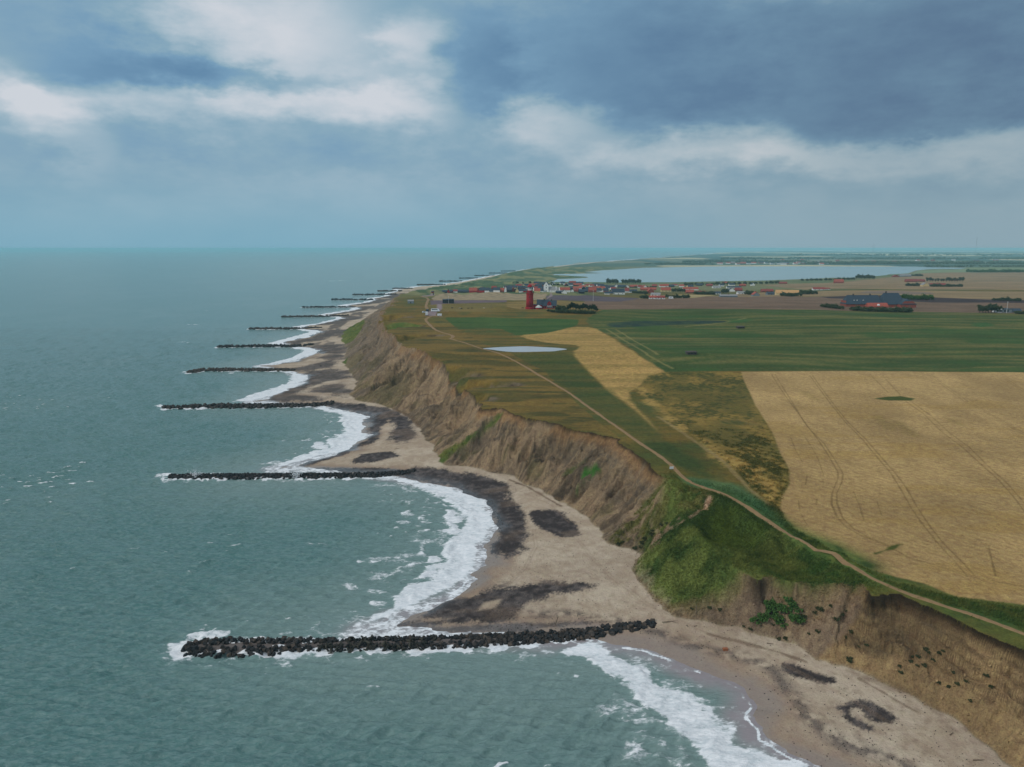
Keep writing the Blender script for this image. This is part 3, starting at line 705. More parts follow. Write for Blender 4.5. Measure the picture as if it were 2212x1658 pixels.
def mat(name, rgb=(.5, .5, .5), rough=.8, metal=0.0, var=.18, scale=1.0, bump=.0, spec=.3, attr=None):
    m = bpy.data.materials.new(name); m.use_nodes = True
    t = NT(m.node_tree); b = m.node_tree.nodes['Principled BSDF']
    tcn = t.new('ShaderNodeTexCoord')
    f, c = t.noise(tcn.outputs['Object'], scale, 5, .6)
    k = t.maprange(f, .3, .7, 1 - var, 1 + var)
    base = t.mix(1.0, (rgb[0], rgb[1], rgb[2], 1), (1, 1, 1, 1), 'MULTIPLY')
    if attr:
        base = t.attr(attr).outputs['Color']
    cc = t.new('ShaderNodeCombineColor'); [t.put(cc.inputs[i], k) for i in range(3)]
    base = t.mix(1.0, base, cc.outputs[0], 'MULTIPLY')
    t.put(b.inputs['Base Color'], base)
    b.inputs['Roughness'].default_value = rough; b.inputs['Metallic'].default_value = metal
    b.inputs['Specular IOR Level'].default_value = spec
    if bump:
        bn = t.new('ShaderNodeBump'); bn.inputs['Strength'].default_value = bump; bn.inputs['Distance'].default_value = .1
        t.put(bn.inputs['Height'], f); t.l.new(bn.outputs[0], b.inputs['Normal'])
    return m
def lin(r, g, b): return tuple(min(float(v), .85) for v in alb(r, g, b))

# ------------------------------------------------------------------ terrain object
def ground_mat():
    m = bpy.data.materials.new('ground'); m.use_nodes = True
    t = NT(m.node_tree); b = m.node_tree.nodes['Principled BSDF']
    geo = t.new('ShaderNodeNewGeometry'); pos = geo.outputs['Position']
    c = t.attr('col').outputs['Color']; k = t.new('ShaderNodeSeparateColor'); t.put(k.inputs[0], t.attr('msk').outputs['Color'])
    peb_, gra, wt = k.outputs[0], k.outputs[1], k.outputs[2]; clf = t.attr('msk').outputs['Alpha']
    f1, _ = t.noise(pos, .55, 6, .65); f2, _ = t.noise(pos, 2.6, 4, .7); f3, _ = t.noise(pos, .03, 4, .5)
    a = t.maprange(f1, .25, .75, .74, 1.26); a = t.math('MULTIPLY', a, t.maprange(f3, .3, .7, .90, 1.10))
    sp = t.maprange(f2, .35, .65, .72, 1.28)
    sp = t.math('ADD', t.math('MULTIPLY', t.math('SUBTRACT', sp, 1.0), t.math('ADD', t.math('MULTIPLY', peb_, 1.0), t.math('MULTIPLY', gra, .8))), 1.0)
    a = t.math('ADD', t.math('MULTIPLY', t.math('SUBTRACT', a, 1.0), t.math('ADD', t.math('MULTIPLY', gra, .75), .3)), 1.0)
    k2 = t.math('MULTIPLY', a, sp)
    cc = t.new('ShaderNodeCombineColor'); [t.put(cc.inputs[i], k2) for i in range(3)]
    base = t.mix(1.0, c, cc.outputs[0], 'MULTIPLY')
    hs = t.new('ShaderNodeHueSaturation'); t.put(hs.inputs['Color'], base); t.put(hs.inputs['Hue'], t.maprange(f1, .3, .7, .49, .51))
    t.put(b.inputs['Base Color'], hs.outputs[0])
    t.put(b.inputs['Roughness'], t.maprange(wt, 0.0, 1.0, .92, .22))
    t.put(b.inputs['Specular IOR Level'], t.maprange(wt, 0.0, 1.0, .12, .5))
    bn = t.new('ShaderNodeBump'); bn.inputs['Distance'].default_value = .6
    t.put(bn.inputs['Strength'], t.math('MULTIPLY', t.math('SUBTRACT', 1.0, wt), 1.0)); t.put(bn.inputs['Distance'], t.maprange(clf, 0, 1, .6, 1.5))
    t.put(bn.inputs['Height'], t.math('ADD', f1, t.math('MULTIPLY', f2, .35)))
    t.l.new(bn.outputs[0], b.inputs['Normal'])
    return m
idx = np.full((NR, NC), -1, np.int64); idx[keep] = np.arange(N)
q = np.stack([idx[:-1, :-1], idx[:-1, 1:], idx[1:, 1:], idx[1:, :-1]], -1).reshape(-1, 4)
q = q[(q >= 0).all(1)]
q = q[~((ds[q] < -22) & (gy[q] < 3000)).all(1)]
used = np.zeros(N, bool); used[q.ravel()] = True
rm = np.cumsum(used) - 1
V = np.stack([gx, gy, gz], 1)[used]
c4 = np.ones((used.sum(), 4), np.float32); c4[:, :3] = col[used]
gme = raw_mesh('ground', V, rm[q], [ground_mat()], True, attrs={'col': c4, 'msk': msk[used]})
tag(link('ground', gme), kind='structure')
del V, c4

# ------------------------------------------------------------------ sea
def wave_field(X, Y):
    """choppy sea: height and sideways shift"""
    r = np.random.default_rng(5); z = np.zeros(X.shape); dx = np.zeros(X.shape); dy = np.zeros(X.shape)
    res = np.maximum(Y * 0.0034, .35)
    for k in range(60):
        L = 1.4 * (7.5 / 1.4) ** (k / 59.0) * r.uniform(.9, 1.1); a = math.radians(-72 + r.normal() * 24)
        kx, ky = math.cos(a) * 2 * math.pi / L, math.sin(a) * 2 * math.pi / L
        amp = 0.0205 * L ** 0.62 * r.uniform(.6, 1.3); ph = r.uniform(0, 6.28)
        wob = 2.2 * vnoise(X / (L * 5) + k * 9.1, Y / (L * 5), k)
        fade = sm(.60, .30, res / L)
        amp_l = amp * fade * (0.35 + 1.3 * vnoise(X / (L * 3.3) + 40, Y / (L * 3.3) + k * 3.3, 500 + k))
        th = kx * X + ky * Y + ph + wob
        s_, c_ = np.sin(th), np.cos(th)
        z += amp_l * s_; dx += amp_l * c_ * math.cos(a) * .5; dy += amp_l * c_ * math.sin(a) * .5
    return z, dx, dy
rows = [68.0]
while rows[-1] < 60000:
    y = rows[-1]; rows.append(y * (1 + (0.0030 if y < 900 else 0.006 if y < 3000 else 0.02)))
SY = np.array(rows); SU = np.concatenate([np.arange(-1.3, -.95, .006), np.arange(-0.95, 0.80, 0.0017)])
SXg = SU[None, :] * SY[:, None]; SYg = np.repeat(SY[:, None], len(SU), 1)
lim = np.interp(SY, *_mono(SH))
lim2 = lim + np.where(SY < 420, 150, np.where(SY < 1500, 70, 40))
sk = (SXg < lim2[:, None])
sx, sy = SXg[sk], SYg[sk]
sds = np.full(sx.shape, 1e4)
_my, _mx = _mono(SH); _mm = np.array([_mx[(np.abs(_my - y_) < 90)].min() for y_ in _my]); ns = sx > np.interp(sy, _my, _mm) - 110
wob = (fbm(sx[ns] / 9, sy[ns] / 9, 3, 3) - .5) * np.clip(sy[ns] / 45, 3.5, 14)
sds[ns] = -(seg_dist(sx[ns], sy[ns], SH) * np.where(inside(sx[ns], sy[ns], sea_side), 1, -1) + wob)   # positive out at sea
wz, wdx, wdy = wave_field(sx, sy)
FOAM = [([(1167,1410),(1265,1436),(1313,1466),(1345,1500),(1400,1538),(1459,1590),(1500,1660),(1560,1740)], [(1850,1740),(1757,1652),(1690,1640),(1600,1607),(1590,1569),(1545,1530),(1500,1500),(1450,1472),(1410,1445),(1365,1428),(1290,1380)], 1.0),
        ([(792,1030),(879,1056),(918,1072),(945,1100),(940,1150),(900,1200),(872,1246),(830,1302),(765,1340),(712,1362)], [(785,1366),(913,1320),(1040,1250),(1060,1180),(1090,1140),(1070,1080),(983,1050),(858,1029)], 1.0),
        ([(660,879),(722,899),(712,933),(645,972),(583,1012)], [(594,1015),(701,990),(770,975),(815,940),(800,895),(698,877)], 1.0),
        ([(585,802),(622,810),(612,829),(533,854),(480,872)], [(549,870),(640,845),(675,812),(620,801)], 1.0),
        ([(610,749),(648,758),(627,772),(545,793)], [(557,794),(640,782),(700,757),(629,748)], 1.0),
        ([(640,713),(662,718),(615,731),(565,744)], [(601,744),(680,728),(705,716),(657,711)], 1.0)]
foam = np.zeros(sx.shape); 
for a_, b_, k_ in FOAM:
    P = np.array([at(*p) for p in a_ + b_]) if a_[0][0] > 1000 else np.array([at(*p) for p in a_ + b_])
    g = 12
    m = (sx > P[:, 0].min() - g) & (sx < P[:, 0].max() + g) & (sy > P[:, 1].min() - g) & (sy < P[:, 1].max() + g)
    x, y = sx[m], sy[m]
    d = seg_dist(x, y, np.vstack([P, P[:1]])) * np.where(inside(x, y, P), 1, -1) + (fbm(x / 6, y / 6, 4, 400) - .5) * 7
    O = np.array([at(*p) for p in a_]); do = seg_dist(x, y, O)
    f = sm(-2.5, 8.0 if P[:, 1].max() > 205 else 4.5, d) * .88
    f = np.maximum(f, .50 * sm(-20, -3, d) * (.4 + .9 * fbm(x / 16, y / 9, 3, 403)) * (y < 420))
    foam[m] = np.maximum(foam[m], f)
farfoam = sm(600, 700, sy) * sm(-8, 2, sds) * sm(9 + sy * .006, 2, sds - (fbm(sx / 20, sy / 60, 3, 401) - .5) * 14)
foam = np.maximum(foam, farfoam)
foam = np.maximum(foam, .55 * sm(16, 2, sds) * (sy > 170))
brk = .5 + .5 * np.sin(2 * math.pi * (sds / 8.5 + (fbm(sx / 16, sy / 16, 3, 404) - .5) * 3.2)); brk = brk * (sy < 430)
foam = foam - (1 - brk) * (.42 - .30 * sm(200, 180, sy)) * sm(5, 12, sds) * (foam > .3) * (sy < 430)
edge = sm(.8, .1, np.abs(sds - .3)); foam = np.maximum(foam, edge * (.12 + .62 * c01(fbm(sx / 5, sy / 5, 3, 402), .4, .6)))

# ------------------------------------------------------------------ groynes: crest lines
GROYNES = [([(412,1388),(480,1387),(700,1382),(900,1378),(1094,1370),(1268,1359),(1412,1349)], [3.2,4.2,2.8,2.7,2.6,2.0,1.1]),
           ([(372,1024),(420,1023),(500,1023),(670,1022),(809,1020),(896,1015)], [2.4,3.0,3.0,3.0,2.6,1.4]),
           ([(360,876.5),(463,874),(580,873.5),(685,871),(722,869)], [3,4,3.8,3.4,1.4]),
           ([(411,801),(446,796),(510,796.5),(615,796.5),(636,797)], [3,5,4.2,3.6,2.]),
           ([(475,747),(580,745.5),(634,746),(676,744)], [3,4,3.6,2.]), ([(542,708.5),(627,708.5),(694,707)], [3.4,4,2.4]),
           ([(611,683),(674,682.4),(754,681)], [3,4,2.4]), ([(657,662.2),(767,662)], [4,3]), ([(719,646),(805,646.5)], [4,3]),
           ([(766,635.8),(857,635.5)], [4,3]), ([(819,628),(868,628)], [4,3]), ([(851,622.6),(891,623)], [4,3]), ([(903,614.4),(962,614.8)], [4.5,3]),
           ([(951,607),(997,606.9)], [4,3]), ([(993,600.6),(1031,600.4)], [4,3]), ([(1027,595),(1068,594.4)], [4,3]), ([(1058,589.8),(1095,589.7)], [4,3]), ([(1084,585.6),(1114,585.2)], [4,3])]
GL = []
for i, (pts, wd) in enumerate(GROYNES):
    zc = 1.9 if i < 7 else 2.2
    GL.append((np.array([at(x, y, zc) for x, y in pts]), np.array(wd, float)))
gdist = np.full(sx.shape, 1e3)
for P, wd in GL[:12]:
    m = (sx > P[:, 0].min() - 22) & (sx < P[:, 0].max() + 22) & (sy > P[:, 1].min() - 22) & (sy < P[:, 1].max() + 22)
    if m.any(): gdist[m] = np.minimum(gdist[m], seg_dist(sx[m], sy[m], P) - wd.mean())
gn = fbm(sx / 4, sy / 4, 4, 410)
foam = np.maximum(foam, .80 * sm(2.6, .2, gdist + (gn - .5) * 7))
foam = np.maximum(foam, .42 * sm(12, 1, gdist + (gn - .5) * 10))
for (tx, ty), r in (((392,1398), 6), ((384,1404), 4), ((430,1374), 6), ((470,1372), 6), ((358,1028), 7), ((350,879), 9), ((405,804), 6), ((500,806), 6), ((650,665), 6), ((540,1410), 7), ((600,1408), 7)):
    p = at(tx, ty); m = (np.abs(sx - p[0]) < 30) & (np.abs(sy - p[1]) < 30)
    foam[m] = np.maximum(foam[m], .66 * sm(r, r * .15, np.hypot(sx[m] - p[0], (sy[m] - p[1]) * 1.3) + (gn[m] - .5) * 9))
# scattered whitecaps and streaks
for (tx, ty), r in (((757,1267),2.6),((763,1270),2.2),((826,1280),3.),((820,1304),3.),((860,1215),5.),((835,1206),6.),((800,1212),5.),((800,1250),5.),((835,1245),4.),((880,1110),6.),((850,1085),6.),((870,1130),5.),((668,1175),2.5),((690,1176),2.6),
                    ((395,740),10),((425,701),6),((415,702),6),((540,659),8),((560,658),7),((440,672),6),((720,607.5),26),((735,607),26),((600,1435),4),((560,1442),4),((640,954),6),((660,952),5),((1130,1420),4),((1210,1455),4),((1480,1640),5),((1390,1560),4),((1420,1620),6),((1350,1535),5)):
    p = at(tx, ty); m = (np.abs(sx - p[0]) < 3 * r + 9) & (np.abs(sy - p[1]) < 3 * r + 9)
    foam[m] = np.maximum(foam[m], .50 * sm(r * 1.4, r * .1, np.hypot((sx[m] - p[0]) * .55, (sy[m] - p[1]) * 1.5) + (gn[m] - .5) * r * 2.4))
streak = fbm(sx / 3.2 + sy / 9, sy / 2.2 - sx / 9, 4, 412, .6)
foam = foam - np.clip(.56 - streak, 0, .3) * 1.2 * sm(.62, .35, foam) - np.clip(.46 - streak, 0, .3) * .5
crest = sm(.55, 1.1, wz / .45) * c01(fbm(sx / 35, sy / 35, 3, 414), .56, .66); foam = np.maximum(foam, crest * .62 * (sy < 1500))
foam = np.clip(foam, 0, 1)
shal = sm(9, 0.5, sds + (fbm(sx / 7, sy / 7, 3, 415) - .5) * 5) * (sy < 900)
swash = shal * .9
damp = sm(0, 30, sds) * .92 + .08
sz = wz * damp + .10 + foam ** 2 * (fbm(sx / 1.6, sy / 1.6, 3, 416) - .25) * .75 * sm(0, 6, sds) + .45 * brk ** 2 * np.clip(foam, 0, 1) * sm(3, 9, sds)
sz = sz + .12 * sm(6, 1, sds)
green = fbm(sx / 60, sy / 90, 3, 417)
turb = np.clip(sm(70, 8, sds) * .8 + (green - .5) * .7, 0, 1)
def sea_mat():
    m = bpy.data.materials.new('sea_water'); m.use_nodes = True
    t = NT(m.node_tree); b = m.node_tree.nodes['Principled BSDF']
    geo = t.new('ShaderNodeNewGeometry'); pos = geo.outputs['Position']
    k = t.new('ShaderNodeSeparateColor'); t.put(k.inputs[0], t.attr('foam').outputs['Color'])
    fo, sh, tu = k.outputs
    mp = t.new('ShaderNodeMapping'); t.put(mp.inputs[0], pos); mp.inputs['Rotation'].default_value = (0, 0, math.radians(-25)); mp.inputs['Scale'].default_value = (.75, 1.5, 1)
    n1, _ = t.noise(mp.outputs[0], .8, 5, .68, .4); n2, _ = t.noise(mp.outputs[0], .22, 5, .6, .6); n3, _ = t.noise(mp.outputs[0], .045, 5, .62)
    fm = t.math('ADD', t.math('MULTIPLY', n1, .6), t.math('MULTIPLY', n2, .4))
    th = t.math('SUBTRACT', 1.02, t.math('MULTIPLY', fo, 1.0))
    lo = t.math('ADD', .03, t.math('MULTIPLY', th, .74))
    foamk = t.maprange(fm, lo, t.math('ADD', lo, .19), 0, 1, smooth=True)
    foamk = t.math('MULTIPLY', foamk, t.maprange(fo, .03, .22))
    deep = t.mix(tu, (.066, .175, .165, 1), (.20, .28, .255, 1))
    deep = t.mix(t.maprange(n3, .35, .65, 0, .35), deep, (.140, .245, .235, 1))
    deep = t.mix(t.maprange(n1, .40, .62, 0, .35), deep, (.26, .37, .36, 1))
    wcol = t.mix(sh, deep, (.30, .25, .26, 1))
    thin = t.math('MULTIPLY', t.maprange(fo, .25, .8, 0, .45), 1.0)
    wcol = t.mix(thin, wcol, (.42, .50, .49, 1))
    fcol = t.mix(t.maprange(t.math('ADD', t.math('MULTIPLY', n1, .6), t.math('MULTIPLY', n2, .4)), .40, .58), (.66, .71, .73, 1), (.90, .91, .92, 1))
    t.put(b.inputs['Base Color'], t.mix(foamk, wcol, fcol))
    t.put(b.inputs['Roughness'], t.maprange(foamk, 0, 1, .20, .9))
    b.inputs['IOR'].default_value = 1.33
    t.put(b.inputs['Specular IOR Level'], t.maprange(foamk, 0, 1, .5, .1))
    bn = t.new('ShaderNodeBump'); bn.inputs['Distance'].default_value = .34
    m2 = t.new('ShaderNodeMapping'); t.put(m2.inputs[0], pos); m2.inputs['Rotation'].default_value = (0, 0, math.radians(-25)); m2.inputs['Scale'].default_value = (.5, 1.5, 1)
    b1, _ = t.noise(m2.outputs[0], .75, 5, .66, .5); b2, _ = t.noise(m2.outputs[0], .16, 5, .6, .3)
    b0, _ = t.noise(m2.outputs[0], 2.2, 3, .6, .3); hh = t.math('ADD', t.math('ADD', t.math('MULTIPLY', b1, 1.6), t.math('MULTIPLY', b0, .5)), t.math('MULTIPLY', b2, 2.0))
    t.put(bn.inputs['Height'], hh)
    t.put(bn.inputs['Strength'], t.math('MULTIPLY', t.maprange(sh, 0, 1, .9, .15), 1.0))
    t.l.new(bn.outputs[0], b.inputs['Normal'])
    return m
idx = np.full(sk.shape, -1, np.int64); idx[sk] = np.arange(len(sx))
q = np.stack([idx[:-1, :-1], idx[:-1, 1:], idx[1:, 1:], idx[1:, :-1]], -1).reshape(-1, 4); q = q[(q >= 0).all(1)]
fa = np.ones((len(sx), 4), np.float32); fa[:, 0] = foam; fa[:, 1] = swash; fa[:, 2] = turb
sea_m = sea_mat()
tag(link('sea', raw_mesh('sea', np.stack([sx + wdx * damp, sy + wdy * damp, sz], 1), q, [sea_m], True, attrs={'foam': fa})), kind='structure')
# open water carried on to the sides of the fine sheet
SEAZ = 0.0

# lake and pond sheets
def sheet(name, P, z, m, kind='structure'):
    me = bpy.data.meshes.new(name); me.from_pydata([(x, y, z) for x, y in P], [], [list(range(len(P)))]); me.update(); me.materials.append(m)
    return tag(link(name, me), kind=kind)
def water_mat(name, rgb, rough, bump=.1, scale=.2):
    m = mat(name, rgb, rough, var=.06, scale=.01, spec=.5)
    t = NT(m.node_tree); b = m.node_tree.nodes['Principled BSDF']
    geo = t.new('ShaderNodeNewGeometry')
    f, _ = t.noise(geo.outputs['Position'], scale, 4, .6)
    bn = t.new('ShaderNodeBump'); bn.inputs['Strength'].default_value = bump; bn.inputs['Distance'].default_value = .3
    t.put(bn.inputs['Height'], f); t.l.new(bn.outputs[0], b.inputs['Normal'])
    return m
ctr = LK.mean(0)
hull = [(at(x, y, 1.2)) for x, y in [(1150,614),(1325,616),(1560,613),(1728,608),(1892,602),(1990,594),(2090,586),(2120,577),(1968,574.5),(1538,574),(1302,581),(1180,588)]]
sheet('lake', hull, 1.05, water_mat('lake_water', (.30, .40, .40), .22, .12, .1))
PONDP = [(1042,752.8),(1073,750.2),(1100,749),(1136,748),(1170,749.5),(1205.5,751.5),(1226,755),(1208,758),(1195,759.6),(1160,760.8),(1125.5,761.5),(1100,760.8),(1080,758.7),(1060,755.5)]
pp = spots(PONDP); pz = pp[:, 2].mean()
P2 = []
for i in range(len(pp)):
    a, b, c, d = pp[i - 1], pp[i], pp[(i + 1) % len(pp)], pp[(i + 2) % len(pp)]
    for t_ in (0, .33, .66):
        v = .5 * ((2 * b) + (-a + c) * t_ + (2 * a - 5 * b + 4 * c - d) * t_ ** 2 + (-a + 3 * b - 3 * c + d) * t_ ** 3); P2.append(v[:2])
# level the terrain under the pond so its rim meets the water
co = np.empty(len(gme.vertices) * 3, np.float32); gme.vertices.foreach_get('co', co); co = co.reshape(-1, 3)
def settle(P, z, margin, dip):
    P = np.asarray(P); m = (co[:, 0] > P[:, 0].min() - margin) & (co[:, 0] < P[:, 0].max() + margin) & (co[:, 1] > P[:, 1].min() - margin) & (co[:, 1] < P[:, 1].max() + margin)
    x, y = co[m, 0], co[m, 1]; d = seg_dist(x, y, np.vstack([P, P[:1]])) * np.where(inside(x, y, P), -1, 1)
    k = sm(margin, 2, d); zz = co[m, 2] * (1 - k) + (z + .05) * k; zz = np.where(d < 0, z - dip * np.clip(-d / 3, 0, 1), zz); co[m, 2] = zz
settle(P2, pz, 9, .5)
gme.vertices.foreach_set('co', co.ravel()); gme.update()
gz[used] = co[:, 2]; Z[keep] = gz
cc_ = np.array(P2).mean(0); P3 = [tuple(cc_ + (np.array(p) - cc_) * 1.02) for p in P2]
sheet('pond', P3, float(pz) - .04, water_mat('pond_water', (.42, .45, .47), .3, .2, .3))

# ------------------------------------------------------------------ paths: ribbons draped on the ground
def ribbon(name, pts, width, m, lift=.05, world=False):
    P = np.asarray(pts, float)[:, :2] if world else spots(pts)[:, :2]
    L = np.concatenate([[0], np.cumsum(np.hypot(*np.diff(P, axis=0).T))]); n = max(int(L[-1] / 1.2), 4); s_ = np.linspace(0, L[-1], n)
    x = np.interp(s_, L, P[:, 0]); y = np.interp(s_, L, P[:, 1])
    kk = 5 if n > 30 else 1
    for _ in range(2):
        if n > 12:
            x[kk:-kk] = np.convolve(x, np.ones(2 * kk + 1) / (2 * kk + 1), 'valid'); y[kk:-kk] = np.convolve(y, np.ones(2 * kk + 1) / (2 * kk + 1), 'valid')
    tx, ty = np.gradient(x), np.gradient(y); l = np.hypot(tx, ty) + 1e-9; nx, ny = -ty / l, tx / l
    w = width * (1 + (fbm(s_ / 6, s_ * 0, 3, 610) - .5) * .5) / 2
    offs = [-1, -.5, 0, .5, 1]; V = []
    for o in offs:
        wo_ = w * o * (1 + (abs(o) == 1) * (fbm(s_ / 1.1, s_ * 0 + o, 2, 611) - .5) * .35)
        X, Y = x + nx * wo_, y + ny * wo_
        V.append(np.stack([X, Y, ground(X, Y)], 1))
    V = np.stack(V, 1)
    zc = V[:, :, 2].max(1)
    for j in range(5): V[:, j, 2] = np.maximum(V[:, j, 2], zc - .25) + lift - (.10 if j in (0, 4) else 0)
    n = len(V); F_ = [(i * 5 + j, i * 5 + j + 1, i * 5 + j + 6, i * 5 + j + 5) for i in range(n - 1) for j in range(4)]
    return tag(link(name, raw_mesh(name, V.reshape(-1, 3), F_, [m], True)), kind='structure')
m_path = mat('trodden_gravel', lin(112, 90, 62), .95, var=.16, scale=.7, bump=.3)
MAINP = [(2700,1620),(2450,1485),(2300,1410),(2212,1370),(2173,1351),(2103,1327),(2033,1309),(1963,1285),(1929,1272),(1876,1245),(1789,1196),(1737,1173),(1684,1140),(1649,1121),(1614,1094),(1586,1076),(1566,1067),(1535,1057),(1501,1051),(1482,1041),(1459,1014),(1432,989),(1382,958),(1334,924),(1282,887),(1230,849),(1178,818),(1136,793),(1101,774),(1039,753.5),(1004,741),(983,735),(972,732)]
ribbon('path', MAINP, 1.7, m_path, .10)
ribbon('path', [(972,732),(983,728),(975,724),(955,719),(941,713.5),(927.5,701),(918.5,692),(922,687),(932,684)], 2.6, m_path, .12)
ribbon('path', [(923,668),(920,661.5),(926,648),(922,644),(911,640.5)], 3.0, m_path, .15)
# carry the main path's faint second branch
# ------------------------------------------------------------------ groynes: rubble cores and stones
def rock_mesh(seed, kind='block'):
    r = np.random.default_rng(seed)
    import bmesh
    bm = bmesh.new()
    if kind == 'block':
        for sx_ in (-1, 1):
            for sy_ in (-1, 1):
                for sz_ in (-1, 1):
                    bm.verts.new(np.array([sx_ * .5, sy_ * .42, sz_ * .38]) * r.uniform(.72, 1.15, 3))
        for _ in range(2): 
            v = r.normal(size=3); v /= np.linalg.norm(v); bm.verts.new(v * r.uniform(.5, .62))
        bmesh.ops.convex_hull(bm, input=bm.verts)
        loose = [v for v in bm.verts if not v.link_faces]
        bmesh.ops.delete(bm, geom=loose, context='VERTS')
    else:   # concrete armour unit: a shaft with two crossed arms
        def bar(p0, p1, w0, w1):
            p0, p1 = Vector(p0), Vector(p1); d = (p1 - p0).normalized(); u = d.orthogonal().normalized(); v = d.cross(u); rings = []
            for p, w in ((p0, w1), (p0.lerp(p1, .5), w0), (p1, w1)):
                rings.append([bm.verts.new(p + (u * math.cos(a) + v * math.sin(a)) * w) for a in [math.pi / 3 * i for i in range(6)]])
            for A, B in zip(rings[:-1], rings[1:]):
                for i in range(6): bm.faces.new((A[i], A[(i + 1) % 6], B[(i + 1) % 6], B[i]))
            bm.faces.new(rings[0][::-1]); bm.faces.new(rings[-1])
        bar((-.75, 0, 0), (.75, 0, 0), .24, .20); bar((-.75, -.6, 0), (-.75, .6, 0), .24, .17); bar((.75, 0, -.6), (.75, 0, .6), .24, .17)
    bmesh.ops.recalc_face_normals(bm, faces=bm.faces)
    bmesh.ops.triangulate(bm, faces=bm.faces)
    me = bpy.data.meshes.new('stone'); bm.to_mesh(me); bm.free()
    return me
def rock_mat(name, a_, b_):
    m = bpy.data.materials.new(name); m.use_nodes = True; t = NT(m.node_tree); b = m.node_tree.nodes['Principled BSDF']
    geo = t.new('ShaderNodeNewGeometry'); oi = t.new('ShaderNodeObjectInfo')
    f, _ = t.noise(geo.outputs['Position'], .9, 5, .65); g, _ = t.noise(geo.outputs['Position'], .5, 1, .5)
    c = t.mix(t.maprange(t.math('ADD', t.math('MULTIPLY', oi.outputs['Random'], .5), t.math('MULTIPLY', g, .5)), .3, .72), a_ + (1,), b_ + (1,))
    k = t.maprange(f, .3, .7, .55, 1.4); cc = t.new('ShaderNodeCombineColor'); [t.put(cc.inputs[i], k) for i in range(3)]
    t.put(b.inputs['Base Color'], t.mix(1.0, c, cc.outputs[0], 'MULTIPLY'))
    b.inputs['Roughness'].default_value = .75; b.inputs['Specular IOR Level'].default_value = .35
    bn = t.new('ShaderNodeBump'); bn.inputs['Strength'].default_value = .5; bn.inputs['Distance'].default_value = .15; t.put(bn.inputs['Height'], f); t.l.new(bn.outputs[0], b.inputs['Normal'])
    return m
m_rock = rock_mat('wet_dark_stone', (.010, .013, .015), (.075, .056, .042))
m_dolos = rock_mat('weathered_concrete', (.020, .021, .017), (.050, .045, .032))
m_core = mat('groyne_concrete', (.12, .10, .09), .8, var=.3, scale=.6, bump=.4)
blocks = [rock_mesh(i) for i in range(8)]; dolosse = [rock_mesh(50, 'dolos')]
for b_ in blocks: b_.materials.append(m_rock)
dolosse[0].materials.append(m_dolos)
rock_np = []
for b_ in blocks:
    v = np.empty(len(b_.vertices) * 3); b_.vertices.foreach_get('co', v); f = np.array([list(p.vertices) for p in b_.polygons]); rock_np.append((v.reshape(-1, 3), f))
def rnd_rot(r):
    q_ = r.normal(size=4); q_ /= np.linalg.norm(q_); w, x, y, z = q_
    return np.array([[1-2*(y*y+z*z), 2*(x*y-z*w), 2*(x*z+y*w)], [2*(x*y+z*w), 1-2*(x*x+z*z), 2*(y*z-x*w)], [2*(x*z-y*w), 2*(y*z+x*w), 1-2*(x*x+y*y)]])
def merge_rocks(items, extra=None):
    Vs, Fs, o = [], [], 0
    if extra is not None: Vs.append(extra[0]); Fs.append(extra[1]); o = len(extra[0])
    for k, p, R, s_ in items:
        v, f = rock_np[k]; Vs.append(v * s_ @ R.T + p); Fs.append(f + o); o += len(v)
    return np.vstack(Vs), np.vstack(Fs)
def core(P, wd, h):
    """trapezoid rubble core along a crest line"""
    d = np.gradient(P, axis=0); d /= np.hypot(*d.T)[:, None]; n = np.stack([-d[:, 1], d[:, 0]], 1)
    V = []
    for i in range(len(P)):
        for o, z in ((-1, -1.2), (-.42, h), (.42, h), (1, -1.2)):
            p = P[i] + n[i] * o * wd[i]; g = float(ground(*p)[0]) if p[0] > np.interp(p[1], *_mono(SH)) else -1
            V.append((p[0], p[1], z if z < 0 else max(z * min(1, wd[i] / 3.5), g * 0 + .6)))
    F_ = []
    for i in range(len(P) - 1):
        for j in range(3):
            a = i * 4 + j; F_ += [(a, a + 1, a + 5), (a, a + 5, a + 4)]
    F_ += [(0, 2, 1), (0, 3, 2)]; k = (len(P) - 1) * 4; F_ += [(k, k + 1, k + 2), (k, k + 2, k + 3)]
    return np.array(V), np.array(F_)
ORD = ['first', 'second', 'third', 'fourth', 'fifth', 'sixth', 'seventh', 'eighth', 'ninth', 'tenth', 'eleventh', 'twelfth', 'thirteenth', 'fourteenth', 'fifteenth', 'sixteenth', 'seventeenth', 'eighteenth', 'nineteenth', 'twentieth']
near_rocks = []; stuff_rocks = []
r = np.random.default_rng(3)
